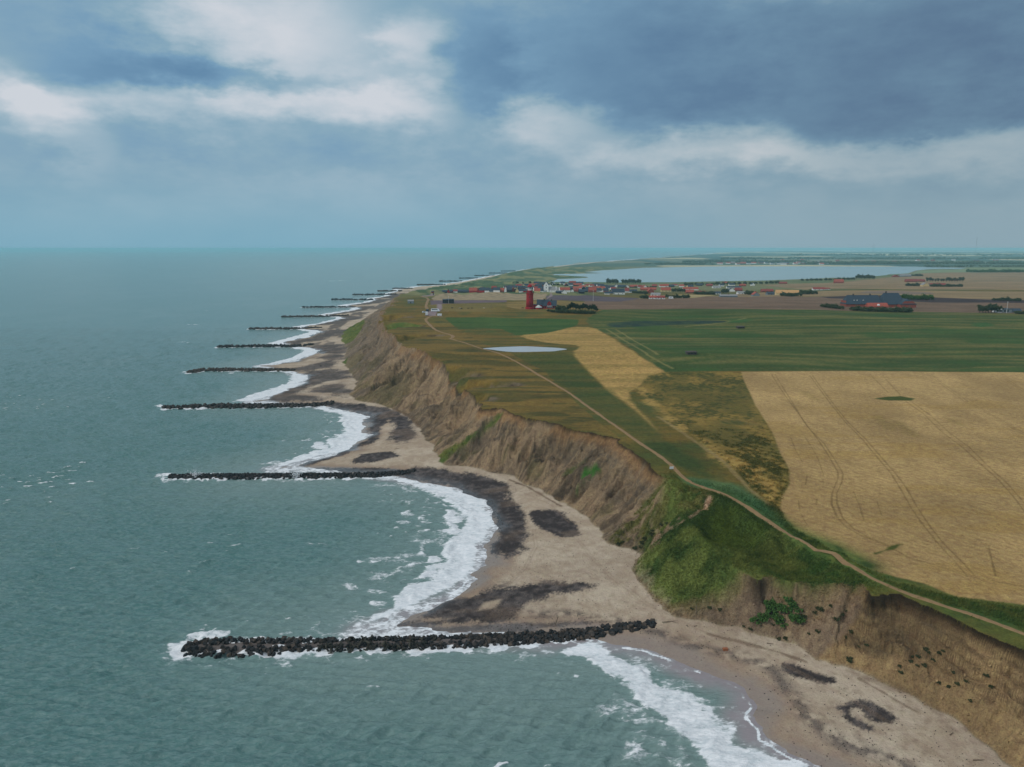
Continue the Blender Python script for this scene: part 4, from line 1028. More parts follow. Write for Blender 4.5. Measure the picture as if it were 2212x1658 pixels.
for gi, (P, wd) in enumerate(GL):
    L = np.concatenate([[0], np.cumsum(np.hypot(*np.diff(P, axis=0).T))]); D_ = P[:, 1].mean()
    nP = max(4, int(L[-1] / 6)); sL = np.linspace(0, L[-1], nP)
    PP = np.stack([np.interp(sL, L, P[:, 0]), np.interp(sL, L, P[:, 1])], 1); WW = np.interp(sL, L, wd)
    hC = .75 if gi == 0 else .9
    cv, cf = core(PP, WW * .9, hC)
    sz_ = (.92 if gi == 0 else 1.0 if gi == 1 else 1.7 if gi < 4 else 2.1 if gi < 8 else 2.8)
    cnt = int(L[-1] * wd.mean() * 2 / (sz_ ** 2) * (1.55 if gi < 2 else 1.25))
    items = []
    for k in range(cnt):
        s_ = r.uniform(0, L[-1]); c = np.array([np.interp(s_, L, P[:, 0]), np.interp(s_, L, P[:, 1])]); w = np.interp(s_, L, wd)
        i = min(np.searchsorted(L, s_), len(P) - 1); i = max(i, 1); d = P[i] - P[i - 1]; d = d / np.hypot(*d); n = np.array([-d[1], d[0]])
        o = r.uniform(-1.08, 1.08)
        if gi == 0 and abs(o) < .16 and s_ < L[-1] * .62: continue            # bare walkway along the crest
        p2 = c + n * o * w
        prof = hC * min(1, w / 3.5) * np.clip((1.12 - abs(o)) / .62, 0, 1)
        g = float(ground(*p2)[0]) if p2[0] > np.interp(p2[1], *_mono(SH)) else 0
        z = max(prof, 0) + r.uniform(.05, .5) * sz_ * .55 + (0.0 if g < 0 else g * 0.35)
        if g > 0: z = max(z, g + .1 * sz_)
        s2 = sz_ * r.uniform(.55, 1.4)
        items.append((int(r.integers(8)), np.array([p2[0], p2[1], z]), rnd_rot(r), s2, s_ / L[-1]))
    # rounded head
    for k in range(int((26 if gi < 2 else 12))):
        a = r.uniform(math.pi * .45, math.pi * 1.55); rr = wd[0] * r.uniform(.1, .75); p2 = P[0] + np.array([math.cos(a), math.sin(a)]) * rr
        items.append((int(r.integers(8)), np.array([p2[0], p2[1], max(.15, hC * (1.1 - rr / wd[0])) + r.uniform(0, .5)]), rnd_rot(r), sz_ * r.uniform(.8, 1.3), 0))
    place = ['nearest dark rubble groyne, running out from the sand point at the bottom', 'second dark rock groyne from the camera, splashed by two white plumes'][gi] if gi < 2 else None
    lab = place or f'{ORD[gi]} dark rock groyne counted from the camera along the shore'
    if gi < 2:
        near_rocks += [(gi,) + it for it in items]
        core_o = link('groyne_core', raw_mesh('groyne_core', cv, cf, [m_core]))
        tag(core_o, lab.replace('rubble groyne', 'groyne bank') if gi == 0 else lab, 'groyne', 'rock groynes along the shore')
        core_o.name = 'rock_groyne'
    else:
        v, f = merge_rocks([it[:4] for it in items], (cv, cf))
        o = tag(link('rock_groyne', raw_mesh('rock_groyne', v, f, [m_rock])), lab, 'groyne', 'rock groynes along the shore')
near_rocks.sort(key=lambda it: -it[4] / np.hypot(it[2][1], H))
g1 = [it for it in near_rocks if it[0] == 0]; rest = [it for it in near_rocks if it[0] == 1]
dol = [it for it in g1 if .26 < it[5] < .52 and it[2][1] < np.interp(it[5] * 1.0, [0, 1], [GL[0][0][0][1], GL[0][0][-1][1]]) + 0]
dol = dol[:70]; dset = set(id(x) for x in dol); blk = [it for it in g1 if id(it) not in dset]
for it in dol:
    o = link('armour_unit', dolosse[0]); R = Matrix([list(x) for x in it[3]]); o.matrix_world = Matrix.Translation(Vector(it[2] + np.array([0, 0, .15]))) @ R.to_4x4() @ Matrix.Scale(it[4] * .95, 4)
    tag(o, 'mossy concrete armour unit with crossed arms on the near flank of the nearest groyne', 'armour unit', 'concrete armour units on the nearest groyne')
for it in blk[:290]:
    o = link('armour_stone', blocks[it[1]]); R = Matrix([list(x) for x in it[3]]); o.matrix_world = Matrix.Translation(Vector(it[2])) @ R.to_4x4() @ Matrix.Scale(it[4], 4)
    tag(o, 'big angular dark armour stone heaped on the nearest groyne', 'boulder', 'armour stones heaped on the nearest groyne')
v, f = merge_rocks([it[1:5] for it in blk[290:] + rest])
tag(link('armour_stones', raw_mesh('armour_stones', v, f, [m_rock])), 'smaller dark stones filling the two nearest groynes', 'rubble', kind='stuff')

# sea spray thrown up on the second groyne
m_spray = mat('spray', (.8, .82, .84), .9, var=.05)
def spray(px, py, w, h, seed):
    p = at(px, py, .5); r_ = np.random.default_rng(seed); Vs, Fs = [], []
    for k in range(420):
        t_ = r_.uniform(0, 1); c = np.array([p[0] + r_.normal() * w * (.35 + .5 * t_) * .5, p[1] + r_.normal() * w * .3, .4 + h * t_ ** 1.3 * r_.uniform(.4, 1)]); s_ = r_.uniform(.08, .26) * (1.2 - t_ * .7)
        v = np.array([[1, 0, -.7], [-1, 0, -.7], [0, 1, .7], [0, -1, .7]]) * s_ @ rnd_rot(r_).T + c
        Vs.append(v); Fs += [(4 * k, 4 * k + 1, 4 * k + 2), (4 * k, 4 * k + 3, 4 * k + 1), (4 * k, 4 * k + 2, 4 * k + 3), (4 * k + 1, 4 * k + 3, 4 * k + 2)]
    return raw_mesh('sea_spray', np.vstack(Vs), np.array(Fs), [m_spray])
tag(link('sea_spray', spray(423, 1030, 4.4, 3.8, 1)), 'white plume of spray near the tip of the second groyne', 'spray', kind='stuff')
tag(link('sea_spray', spray(641, 1031, 3.2, 4.2, 2)), 'white plume of spray halfway along the second groyne', 'spray', kind='stuff')

# ------------------------------------------------------------------ small modelling kit
class MB:
    def __init__(self): self.v = []; self.f = []; self.m = []
    def add(self, V, F_, mi=0):
        o = len(self.v); self.v += [tuple(p) for p in V]; self.f += [tuple(i + o for i in f) for f in F_]; self.m += [mi] * len(F_); return self
    def box(self, x0, x1, y0, y1, z0, z1, mi=0, taper=0.0):
        t = taper
        V = [(x0,y0,z0),(x1,y0,z0),(x1,y1,z0),(x0,y1,z0),(x0+t,y0+t,z1),(x1-t,y0+t,z1),(x1-t,y1-t,z1),(x0+t,y1-t,z1)]
        return self.add(V, [(0,3,2,1),(4,5,6,7),(0,1,5,4),(1,2,6,5),(2,3,7,6),(3,0,4,7)], mi)
    def lathe(self, prof, n=24, c=(0, 0), mi=0):
        V = [(c[0] + r_ * math.cos(2 * math.pi * i / n), c[1] + r_ * math.sin(2 * math.pi * i / n), z) for r_, z in prof for i in range(n)]
        F_ = [(j * n + i, j * n + (i + 1) % n, (j + 1) * n + (i + 1) % n, (j + 1) * n + i) for j in range(len(prof) - 1) for i in range(n)]
        F_ += [tuple(range(n))[::-1], tuple(range((len(prof) - 1) * n, len(prof) * n))]
        return self.add(V, F_, mi)
    def tube(self, p0, p1, r0, r1=None, n=6, mi=0):
        p0, p1 = Vector(p0), Vector(p1); r1 = r0 if r1 is None else r1; d = (p1 - p0).normalized(); u = d.orthogonal().normalized(); w = d.cross(u)
        V = [tuple(p + (u * math.cos(2 * math.pi * i / n) + w * math.sin(2 * math.pi * i / n)) * r_) for p, r_ in ((p0, r0), (p1, r1)) for i in range(n)]
        return self.add(V, [(i, (i + 1) % n, n + (i + 1) % n, n + i) for i in range(n)] + [tuple(range(n))[::-1], tuple(range(n, 2 * n))], mi)
    def build(self, name, mats, parent=None, smooth=False, loc=None):
        me = raw_mesh(name, self.v, self.f, mats if isinstance(mats, (list, tuple)) else [mats], smooth, self.m)
        return link(name, me, parent, loc)
def thing(name, label, cat, loc, rz=0, group=None):
    o = link(name, None, loc=tuple(map(float, loc))); o.rotation_euler = (0, 0, rz); return tag(o, label, cat, group)
def gspot(px, row): 
    p = spot(px, row); return (p[0], p[1], p[2])

m_white = mat('white_render', (.85, .85, .83), .8, var=.08, scale=.5)
m_wred = mat('dark_red_brick', lin(122, 24, 32), .8, var=.14, scale=1.2)
m_brick = mat('red_brick', lin(112, 58, 48), .85, var=.15, scale=1)
m_yel = mat('pale_yellow_wall', lin(168, 148, 108), .85, var=.1)
m_blackw = mat('black_boards', lin(34, 38, 42), .8, var=.2)
m_greyw = mat('grey_boards', lin(96, 104, 108), .8, var=.2)
m_slate = mat('dark_slate_roof', lin(40, 52, 62), .6, var=.15, scale=.7)
m_orange = mat('orange_tiles', lin(128, 64, 52), .8, var=.15, scale=.7)
m_rust = mat('brown_red_tiles', lin(110, 52, 48), .8, var=.15, scale=.7)
m_greyr = mat('grey_roof', lin(112, 112, 112), .7, var=.12)
m_thatch = mat('tan_roof', lin(158, 124, 84), .9, var=.12)
m_glass = mat('window_glass', (.03, .04, .05), .15, var=.05, spec=.6)
m_frame = mat('white_paint', (.72, .72, .70), .5, var=.04)
m_metal = mat('dark_metal', (.06, .06, .06), .5, metal=.4)
m_lead = mat('pale_zinc_roof', lin(150, 156, 152), .5, var=.1)
m_wood = mat('weathered_wood', (.16, .12, .085), .9, var=.3, scale=3, bump=.3)
m_tyre = mat('tyre_rubber', (.02, .02, .02), .8)
WALLS = {'white': m_white, 'red': m_wred, 'brick': m_brick, 'yellow': m_yel, 'black': m_blackw, 'grey': m_greyw}
ROOFS = {'slate': m_slate, 'orange': m_orange, 'rust': m_rust, 'grey': m_greyr, 'tan': m_thatch}
RN = {'slate': 'dark slate', 'orange': 'orange tiled', 'rust': 'brown-red tiled', 'grey': 'grey', 'tan': 'tan'}

def gable_walls(L, Wd, h, rh, mi=0):
    b = MB(); x, y = L / 2, Wd / 2
    b.add([(-x,-y,-2),(x,-y,-2),(x,y,-2),(-x,y,-2),(-x,-y,h),(x,-y,h),(x,y,h),(-x,y,h),(-x,0,h+rh),(x,0,h+rh)],
          [(0,1,5,4),(2,3,7,6),(1,2,6,9,5),(3,0,4,8,7),(0,3,2,1),(4,5,9,8),(6,7,8,9)], mi)
    return b
def gable_roof(L, Wd, h, rh, ov=.35, th=.18, hip=0.0):
    b = MB(); x, y = L / 2 + ov, Wd / 2 + ov; k = rh / (Wd / 2); z0 = h - ov * k; zt = h + rh
    for s_ in (-1, 1):
        xh = x - hip
        V = [(-x, s_ * y, z0), (x, s_ * y, z0), (xh, 0, zt), (-xh, 0, zt)]
        V2 = [(p[0], p[1], p[2] + th) for p in V]
        b.add(V + V2, [(0,1,2,3),(7,6,5,4),(0,4,5,1),(1,5,6,2),(2,6,7,3),(3,7,4,0)])
    if hip:
        for s_ in (-1, 1):
            b.add([(s_ * x, -y, z0 + th), (s_ * x, y, z0 + th), (s_ * (x - hip), 0, zt + th), (s_ * x, -y, z0), (s_ * x, y, z0)], [(0, 1, 2), (0, 3, 4, 1)])
    return b
PROTO = {}
def house(label, px, row, w, wall='white', roof='orange', h=2.8, rh=3.0, depth=8.0, rot=0.0, cat='house', name='house', group='houses of the village', chim=1, wins=3, hip=0, far=False, pos=None):
    """w is the length in metres; rot 0 = long side to the sea-side viewer, 1.57 = gable to the viewer"""
    key = (round(w), wall, roof, h, rh, depth, chim, wins, hip, far)
    loc = gspot(px, row) if pos is None else pos
    if rot < .8: loc = (loc[0], loc[1] + depth / 2, loc[2])
    else: loc = (loc[0], loc[1] + w / 2, loc[2])
    loc = (loc[0], loc[1], float(ground(loc[0], loc[1])[0]))
    loc = (loc[0], loc[1], min(loc[2], float(ground(loc[0], loc[1] - depth / 2)[0]) + .3))
    if key in PROTO:
        o = dup(PROTO[key], loc, rot); o.name = name; tag(o, label, cat, group); return o
    o = thing(name, label, cat, loc, rot, group); PROTO[key] = o
    wl = (gable_walls(w, depth, h, rh) if not hip else MB().box(-w/2, w/2, -depth/2, depth/2, -2, h)).build('wall', WALLS[wall], o)
    rf = gable_roof(w, depth, h, rh, hip=hip).build('roof', ROOFS[roof], o)
    if chim:
        for k in range(chim): MB().box(-.35, .35, -.35, .35, 0, 1.6).build('chimney', m_brick, rf, loc=((k + .5) / chim * w * .7 - w * .35, 0, h + rh - .3))
    if wins:
        for k in range(wins):
            x = (k + .5) / wins * w - w / 2
            if k == wins // 2 and wins > 2: MB().box(x - .5, x + .5, -depth / 2 - .05, -depth / 2 + .05, 0, 2.1).build('door', m_metal, o)
            else: MB().box(x - .6, x + .6, -depth / 2 - .05, -depth / 2 + .05, .9, 2.1).build('window', m_glass, o)
        MB().box(w / 2 - .05, w / 2 + .05, -.6, .6, h - .3, h + 1.0).build('window', m_glass, o)
        MB().box(-w / 2 - .05, -w / 2 + .05, -.6, .6, h - .3, h + 1.0).build('window', m_glass, o)
    return o

# ------------------------------------------------------------------ lighthouse
lx, ly, lz = gspot(1144.5, 668.8)
lx, ly = lx, ly + 4
LZ = float(ground(lx, ly)[0]) - .3
lh = thing('lighthouse', 'tall dark red lighthouse with domed lantern, standing beside its keeper\'s house', 'lighthouse', (lx, ly, LZ))
MB().lathe([(4.5, -2), (4.5, 2.1), (4.25, 2.4), (3.6, 2.5)], 32).build('plinth', m_wred, lh)
tw = MB().lathe([(3.75, 2.4), (3.55, 8), (3.42, 15.2), (3.42, 15.6)], 40).build('tower', m_wred, lh, True)
g_ = MB().lathe([(3.4, 15.3), (4.0, 15.9), (4.0, 16.5), (3.3, 16.52)], 32)
for i in range(16):
    a = i * math.pi / 8; g_.box(3.4 * math.cos(a) - .15, 3.4 * math.cos(a) + .15 , 3.4 * math.sin(a) - .15, 3.4 * math.sin(a) + .15, 14.7, 15.4)
gal = g_.build('gallery', m_wred, lh)
rl = MB()
for i in range(24):
    a = i * math.pi / 12; b2 = a + math.pi / 12
    rl.tube((3.9 * math.cos(a), 3.9 * math.sin(a), 16.5), (3.9 * math.cos(a), 3.9 * math.sin(a), 17.6), .05)
    for z in (17.0, 17.6): rl.tube((3.9 * math.cos(a), 3.9 * math.sin(a), z), (3.9 * math.cos(b2), 3.9 * math.sin(b2), z), .045)
rl.build('railing', m_metal, gal)
MB().lathe([(2.75, 16.5), (2.7, 18.7), (3.0, 18.85), (3.0, 19.0)], 28).build('watch_room', m_wred, lh)
rl = MB()
for i in range(16):
    a = i * math.pi / 8; b2 = a + math.pi / 8
    rl.tube((2.7 * math.cos(a), 2.7 * math.sin(a), 19.2), (2.7 * math.cos(a), 2.7 * math.sin(a), 20.2), .04); rl.tube((2.7 * math.cos(a), 2.7 * math.sin(a), 20.2), (2.7 * math.cos(b2), 2.7 * math.sin(b2), 20.2), .05)
rl.build('railing', m_frame, lh)
lan = MB().lathe([(2.0, 18.95), (2.0, 19.9), (1.8, 19.92)], 16).build('lantern', m_frame, lh)
bars = MB()
for i in range(10):
    a = i * math.pi / 5; bars.tube((1.9 * math.cos(a), 1.9 * math.sin(a), 19.9), (1.9 * math.cos(a), 1.9 * math.sin(a), 22.4), .11)
for z in (21.2, 22.4): bars.lathe([(1.96, z), (1.96, z + .14), (1.84, z + .14), (1.84, z)], 20)
bars.build('glazing_bars', m_frame, lan)
m_lens = bpy.data.materials.new('lantern_glass'); m_lens.use_nodes = True
_b = m_lens.node_tree.nodes['Principled BSDF']; _b.inputs['Base Color'].default_value = (.45, .6, .55, 1); _b.inputs['Roughness'].default_value = .1; _b.inputs['Transmission Weight'].default_value = .6
MB().lathe([(.9, 20.1), (1.1, 20.8), (1.1, 21.7), (.8, 22.2)], 14).build('lens', m_lens, lan)
MB().lathe([(2.55, 22.3), (2.55, 22.6), (2.3, 22.95), (2.0, 23.9), (1.4, 24.6), (.6, 24.95), (.28, 25.0), (.28, 25.3), (.16, 25.5), (.12, 26.1)], 24).build('dome', m_wred, lh, True)
for a, z in ((-1.7, 7), (-1.7, 12), (-.4, 10)):
    MB().box(-.35, .35, -.12, .12, 0, 1.1).build('window', m_glass, tw, loc=(3.46 * math.cos(a), 3.46 * math.sin(a), z)).rotation_euler = (0, 0, a + math.pi / 2)
mpp = ly / 1533.6 * 1.01
def rx(px): return (px - CX) / F * (ly * 0.995)          # lateral position at the lighthouse's distance
# keeper's house
kx = rx(1187); K = thing('keeper_house', 'dark red brick house with black slate roof and small gabled dormer beside the lighthouse', 'house', (kx, ly + 6, float(ground(kx, ly)[0]) - .2), math.radians(-4))
gable_walls(14.4, 9, 3.5, 4.6).build('wall', m_wred, K)
rf = gable_roof(14.4, 9, 3.5, 4.6, .5).build('roof', m_slate, K)
for x in (-4.6, 2.4): MB().box(-.4, .4, -.4, .4, 0, 1.7).build('chimney', m_metal, rf, loc=(x, 0, 7.6))
dm = MB(); dm.add([(-1.9,0,0),(1.9,0,0),(1.9,0,3.0),(0,0,4.9),(-1.9,0,3.0),(-1.9,4,0),(1.9,4,0),(1.9,4,3.0),(0,4,4.9),(-1.9,4,3.0)], [(0,1,2,3,4),(5,9,8,7,6),(0,4,9,5),(1,6,7,2)])
dmo = dm.build('dormer', m_wred, K, loc=(.2, -4.75, 3.0))
dr = MB()
for s_ in (-1, 1): dr.add([(0,-.3,5.0),(s_*2.3,-.3,2.7),(s_*2.3,4.2,2.7),(0,4.2,5.0),(0,-.3,5.2),(s_*2.3,-.3,2.9),(s_*2.3,4.2,2.9),(0,4.2,5.2)], [(0,1,2,3),(7,6,5,4),(0,4,5,1),(1,5,6,2),(2,6,7,3)])
dr.build('dormer_roof', m_slate, dmo); MB().box(-.6, .6, -.08, .02, .9, 2.4).build('window', m_glass, dmo)
pr = MB().box(-2.6, 2.6, -2.2, 0, 0, .9).build('porch', m_wred, K, loc=(.6, -4.5, 0))
fr = MB()
for x in (-2.55, -1.3, 0, 1.3, 2.55): fr.box(x - .08, x + .08, -2.2, -2.04, .9, 2.7)
fr.box(-2.65, 2.65, -2.25, .0, 2.7, 2.95); fr.build('porch_frame', m_frame, pr)
MB().box(-2.45, 2.45, -2.1, -2.06, .9, 2.7).build('window', m_glass, pr)
for x in (-5.9, -3.6, 4.4, 6.2): MB().box(x - .55, x + .55, -4.58, -4.44, 1.0, 2.6).build('window', m_glass, K)
k2 = rx(1168); K2 = thing('keeper_house', 'dark slate roofed wing half hidden behind the keeper\'s house, nearer the lighthouse', 'house', (k2 + 3, ly + 15, float(ground(k2, ly + 15)[0]) - .2), math.radians(-4))
gable_walls(12, 8, 3.4, 4.9).build('wall', m_wred, K2); rf = gable_roof(12, 8, 3.4, 4.9, .4).build('roof', m_slate, K2)
MB().box(-.4, .4, -.4, .4, 0, 1.6).build('chimney', m_metal, rf, loc=(1, 0, 8.0))
ax_ = rx(1158); A = thing('annex', 'low dark red flat roofed link between the lighthouse and its house', 'building', (ax_, ly + 3, LZ + .2))
MB().box(-5.5, 5.5, -2.4, 2.4, -1, 4.2).build('wall', m_wred, A); MB().box(-5.8, 5.8, -2.7, 2.7, 4.2, 4.55).build('roof', m_slate, A)
ax_ = rx(1163.5); A = thing('pavilion', 'low red building with a pale conical roof in front of the lighthouse link', 'building', (ax_, ly - 1, LZ + .1))
MB().lathe([(3.2, -1), (3.2, 1.9), (3.0, 1.95)], 16).build('wall', m_wred, A); MB().lathe([(3.6, 1.85), (3.55, 2.05), (1.6, 3.6), (.5, 4.3), (.1, 4.4)], 16).build('roof', m_lead, A)

# ------------------------------------------------------------------ church
cx_, cy_, cz_ = gspot(1180, 632); Yc = cy_; mp = Yc / F
CH = thing('church', 'whitewashed village church with tall gabled tower and grey roofed nave', 'church', (cx_, cy_ + 6, cz_ - .3), 0)
tw_ = 9.8 * mp; th_ = 15.5 * mp
ct = gable_walls(6.6, tw_, th_, 6.6 * mp).build('tower', m_white, CH); ct.rotation_euler = (0, 0, math.pi / 2)
ctr_ = gable_roof(6.6, tw_, th_, 6.6 * mp, .12, .15).build('tower_roof', m_greyr, ct)
for z, s_ in ((th_ * .55, 1), (th_ * .9, .9), (1.0, 1)): MB().box(-.5 * s_, .5 * s_, -3.4, -3.24, z, z + 2.2 * s_).build('window', m_glass, CH)
nv = gable_walls(16.5 * mp, 7.6, 5.4 * mp, 6.6 * mp).build('nave', m_white, CH, loc=(tw_ / 2 + 8.2 * mp, 1.2, 0)); gable_roof(16.2 * mp, 7.6, 5.4 * mp, 6.6 * mp, .15).build('nave_roof', m_greyr, nv)
ge = gable_walls(.8, 8.2, 5.8 * mp, 7.0 * mp).build('gable', m_white, CH, loc=(tw_ / 2 + 16.6 * mp, 1.2, 0))
chn = gable_walls(6.5 * mp, 6.0, 4.6 * mp, 5.4 * mp).build('chancel', m_white, CH, loc=(tw_ / 2 + 20.1 * mp, 1.2, 0)); gable_roof(6.3 * mp, 6.0, 4.6 * mp, 5.4 * mp, .1).build('chancel_roof', m_greyr, chn)
gable_walls(.7, 6.6, 4.9 * mp, 5.8 * mp).build('gable', m_white, CH, loc=(tw_ / 2 + 23.6 * mp, 1.2, 0))
for x in (3, 7.5, 12): MB().box(tw_/2 + x*mp - .45, tw_/2 + x*mp + .45, -2.72, -2.55, 1.6, 3.4).build('window', m_glass, CH)
MB().box(-3.2, 0, -1.4, 1.4, -1, 3.2).build('porch', m_white, CH, loc=(-tw_ / 2, 0, 0))

# ------------------------------------------------------------------ village
def z2b(x, y): return (1094.5 + .1042 * x, 599 + .1042 * y)
def z5b(x, y): return (864 + .1042 * x, 599 + .1042 * y)
def z3b(x, y): return (1267.3 + .2083 * x, 530 + .2083 * y)
def z4b(x, y): return (1728 + .2187 * x, 530 + .2187 * y)
VIL = []   # (conv, x0, x1, ytop, ybase, wall, roof, gable?, label)
A5 = lambda *a: VIL.append((z5b, .1042) + a); B5 = lambda *a: VIL.append((z2b, .1042) + a); C5 = lambda *a: VIL.append((z3b, .2083) + a); D5 = lambda *a: VIL.append((z4b, .2187) + a)
A5(880, 968, 268, 324, 'black', 'slate', 0, 'low black boarded house, first at the left end of the village front row')
A5(972, 1032, 262, 326, 'red', 'slate', 1, 'red gable-fronted house near the left end of the village front row')
A5(1036, 1092, 264, 322, 'red', 'slate', 0, 'dark roofed red house right of the red gable at the village\'s left end')
A5(1096, 1188, 262, 322, 'white', 'rust', 0, 'brown-red roofed house with pale walls left of the long dark barn')
A5(1192, 1312, 264, 324, 'black', 'slate', 0, 'long dark barn left half of the pair before the bright orange roof')
A5(1316, 1432, 268, 324, 'black', 'slate', 0, 'long dark barn touching the left side of the bright orange roofed house')
A5(1436, 1600, 226, 320, 'red', 'orange', 0, 'big bright orange roofed farmhouse in the front row, left third of the village')
A5(1602, 1652, 250, 320, 'red', 'slate', 1, 'narrow dark roofed gable right of the big orange farmhouse')
A5(1656, 1752, 224, 322, 'red', 'slate', 0, 'tall dark slate roofed house right of the big orange farmhouse')
A5(1756, 1852, 226, 316, 'white', 'slate', 0, 'dark roofed house with white walls and pale gable, left of centre in the front row')
A5(1856, 1932, 250, 314, 'grey', 'slate', 0, 'grey house between two dark roofed white-walled houses in the front row')
A5(1900, 2000, 196, 240, 'red', 'rust', 0, 'brown-red roof standing behind the grey house left of the lighthouse')
A5(1940, 2072, 228, 312, 'white', 'slate', 0, 'long dark roofed house with a white front wall left of the lighthouse')
A5(2078, 2160, 230, 312, 'brick', 'orange', 0, 'orange-brown roofed house beside the white gable left of the lighthouse')
A5(2166, 2210, 212, 312, 'white', 'orange', 1, 'tall white gable-fronted house left of the lighthouse')
B5(0, 108, 212, 312, 'black', 'slate', 0, 'big dark barn right of the tall white gable, left of the lighthouse')
B5(112, 160, 224, 300, 'brick', 'orange', 1, 'orange gable peeping above the dark barn left of the lighthouse')
B5(182, 246, 240, 320, 'yellow', 'slate', 1, 'pale yellow gable-fronted house just left of the lighthouse')
B5(250, 338, 244, 322, 'white', 'slate', 0, 'dark roofed white house next to the pale yellow gable')
B5(360, 410, 252, 312, 'red', 'slate', 0, 'small red house seen directly left of the lighthouse tower')
B5(575, 694, 240, 320, 'yellow', 'orange', 0, 'orange roofed yellow house between the lighthouse and the church')
B5(700, 762, 250, 312, 'white', 'slate', 0, 'small white dark-roofed house touching the church\'s left side')
B5(1105, 1310, 220, 300, 'white', 'orange', 0, 'long orange roofed house directly right of the church')
B5(1020, 1136, 292, 342, 'black', 'slate', 0, 'low black shed in front of the church nave')
B5(1142, 1250, 272, 345, 'white', 'slate', 1, 'white gable-fronted house in front of the church chancel')
B5(1330, 1392, 252, 308, 'white', 'slate', 1, 'small white gable right of the long orange roofed house')
B5(1394, 1500, 248, 304, 'brick', 'rust', 0, 'brick house with brown roof between white gable and black barn')
B5(1498, 1608, 258, 345, 'black', 'slate', 0, 'tall black flat-looking barn right of the church')
B5(1612, 1700, 252, 312, 'black', 'slate', 0, 'dark house right of the tall black barn')
B5(1702, 1856, 214, 316, 'brick', 'orange', 0, 'large orange roofed brick house well right of the church')
B5(1505, 1636, 174, 226, 'brick', 'orange', 0, 'orange roofed house standing behind the black barn, second row')
B5(1860, 1960, 232, 312, 'white', 'slate', 0, 'dark roofed house right of the large orange brick house')
B5(1962, 2006, 262, 310, 'white', 'slate', 1, 'little white gable right of the large orange brick house')
B5(2010, 2110, 236, 316, 'brick', 'slate', 0, 'slate roofed brick house on the rise right of the little white gable')
B5(2036, 2138, 312, 362, 'white', 'slate', 0, 'long low white house with slate roof at the field edge')
B5(2142, 2208, 300, 362, 'yellow', 'slate', 0, 'yellowish house joining the low white house at the field edge')
B5(1296, 1438, 82, 122, 'brick', 'rust', 0, 'large pinkish hall standing at the back of the village by the lake')
B5(1442, 1588, 100, 150, 'grey', 'slate', 0, 'large blue-grey hall at the back of the village by the lake')
C5(262, 394, 450, 512, 'white', 'slate', 0, 'dark roofed long house at the edge of the purple-brown field')
C5(400, 440, 444, 494, 'white', 'rust', 0, 'small house with brown-red roof behind the purple-brown field')
C5(442, 522, 462, 494, 'white', 'slate', 0, 'white-fronted slate roofed cottage left of the orange farm group')
C5(562, 722, 437, 470, 'brick', 'orange', 0, 'long orange roof at the back of the orange farm group')
C5(632, 698, 452, 500, 'brick', 'orange', 1, 'orange gable wing at the front of the orange farm group')
C5(672, 768, 494, 527, 'white', 'grey', 0, 'white house with grey roof in front of the orange farm group')
C5(652, 724, 528, 559, 'white', 'orange', 0, 'left one of the two white orange-roofed cottages at the field edge')
C5(730, 812, 528, 560, 'white', 'rust', 0, 'right one of the two white cottages at the field edge')
C5(774, 874, 440, 484, 'yellow', 'orange', 0, 'yellow house with orange roof, nearest right of the orange farm group')
C5(800, 852, 405, 432, 'white', 'orange', 0, 'small white-gabled orange house alone near the lake shore')
C5(892, 944, 405, 424, 'white', 'rust', 0, 'small red-roofed white house near the lake shore, right of the lone orange one')
C5(916, 940, 462, 478, 'yellow', 'slate', 1, 'tiny yellow gable among the trees right of the yellow house')
C5(1002, 1158, 437, 468, 'white', 'orange', 0, 'big bright orange roofed farm in the middle of the far village')
C5(1032, 1114, 466, 500, 'brick', 'orange', 0, 'orange-brown barn below the big bright orange roofed farm')
C5(1136, 1232, 478, 500, 'brick', 'rust', 0, 'low brown-red house right of the orange-brown barn')
C5(1308, 1394, 422, 446, 'white', 'grey', 0, 'white bungalow with pale roof near the lake')
C5(1322, 1392, 482, 510, 'white', 'slate', 0, 'small dark roofed white house left of the long grey hall')
C5(1386, 1564, 518, 540, 'grey', 'grey', 0, 'long low grey hall at the brown field\'s far edge')
C5(1470, 1538, 450, 482, 'white', 'slate', 1, 'white gable by the brown-red roof in the right half of the village')
C5(1542, 1616, 444, 476, 'brick', 'rust', 0, 'brown-red roofed house in the right half of the village')
C5(1566, 1662, 482, 507, 'white', 'grey', 0, 'white longhouse with grey roof above the long grey hall')
C5(1456, 1600, 428, 448, 'white', 'slate', 0, 'flat white house row near the lake shore in the right half of the village')
C5(1728, 1794, 486, 530, 'grey', 'orange', 1, 'blue-grey gable with an orange roof at the brown field\'s edge')
C5(1816, 1936, 456, 488, 'brick', 'rust', 0, 'brown-red brick farm left of the big tan barn')
C5(1872, 1960, 490, 516, 'grey', 'slate', 0, 'grey low house in front of the big tan barn')
C5(1970, 2200, 466, 514, 'yellow', 'tan', 0, 'big barn with a wide tan roof')
C5(2002, 2080, 380, 402, 'brick', 'rust', 0, 'red-brown house alone near the lake above the tan barn')
C5(1416, 1464, 380, 398, 'brick', 'orange', 0, 'orange roofed house on the lake shore')
D5(134, 250, 416, 445, 'white', 'rust', 0, 'white longhouse with dark red roof alone in the tan fields')
D5(252, 298, 426, 442, 'white', 'rust', 0, 'small white annex at the right end of the lone white longhouse')
D5(344, 432, 340, 376, 'brick', 'orange', 0, 'orange roofed farm alone near the lake\'s right end')
D5(920, 984, 294, 316, 'brick', 'rust', 1, 'brown-red barn gable beyond the lake\'s right end')
D5(986, 1100, 288, 312, 'grey', 'grey', 0, 'long grey barn beside the brown-red gable beyond the lake\'s right end')
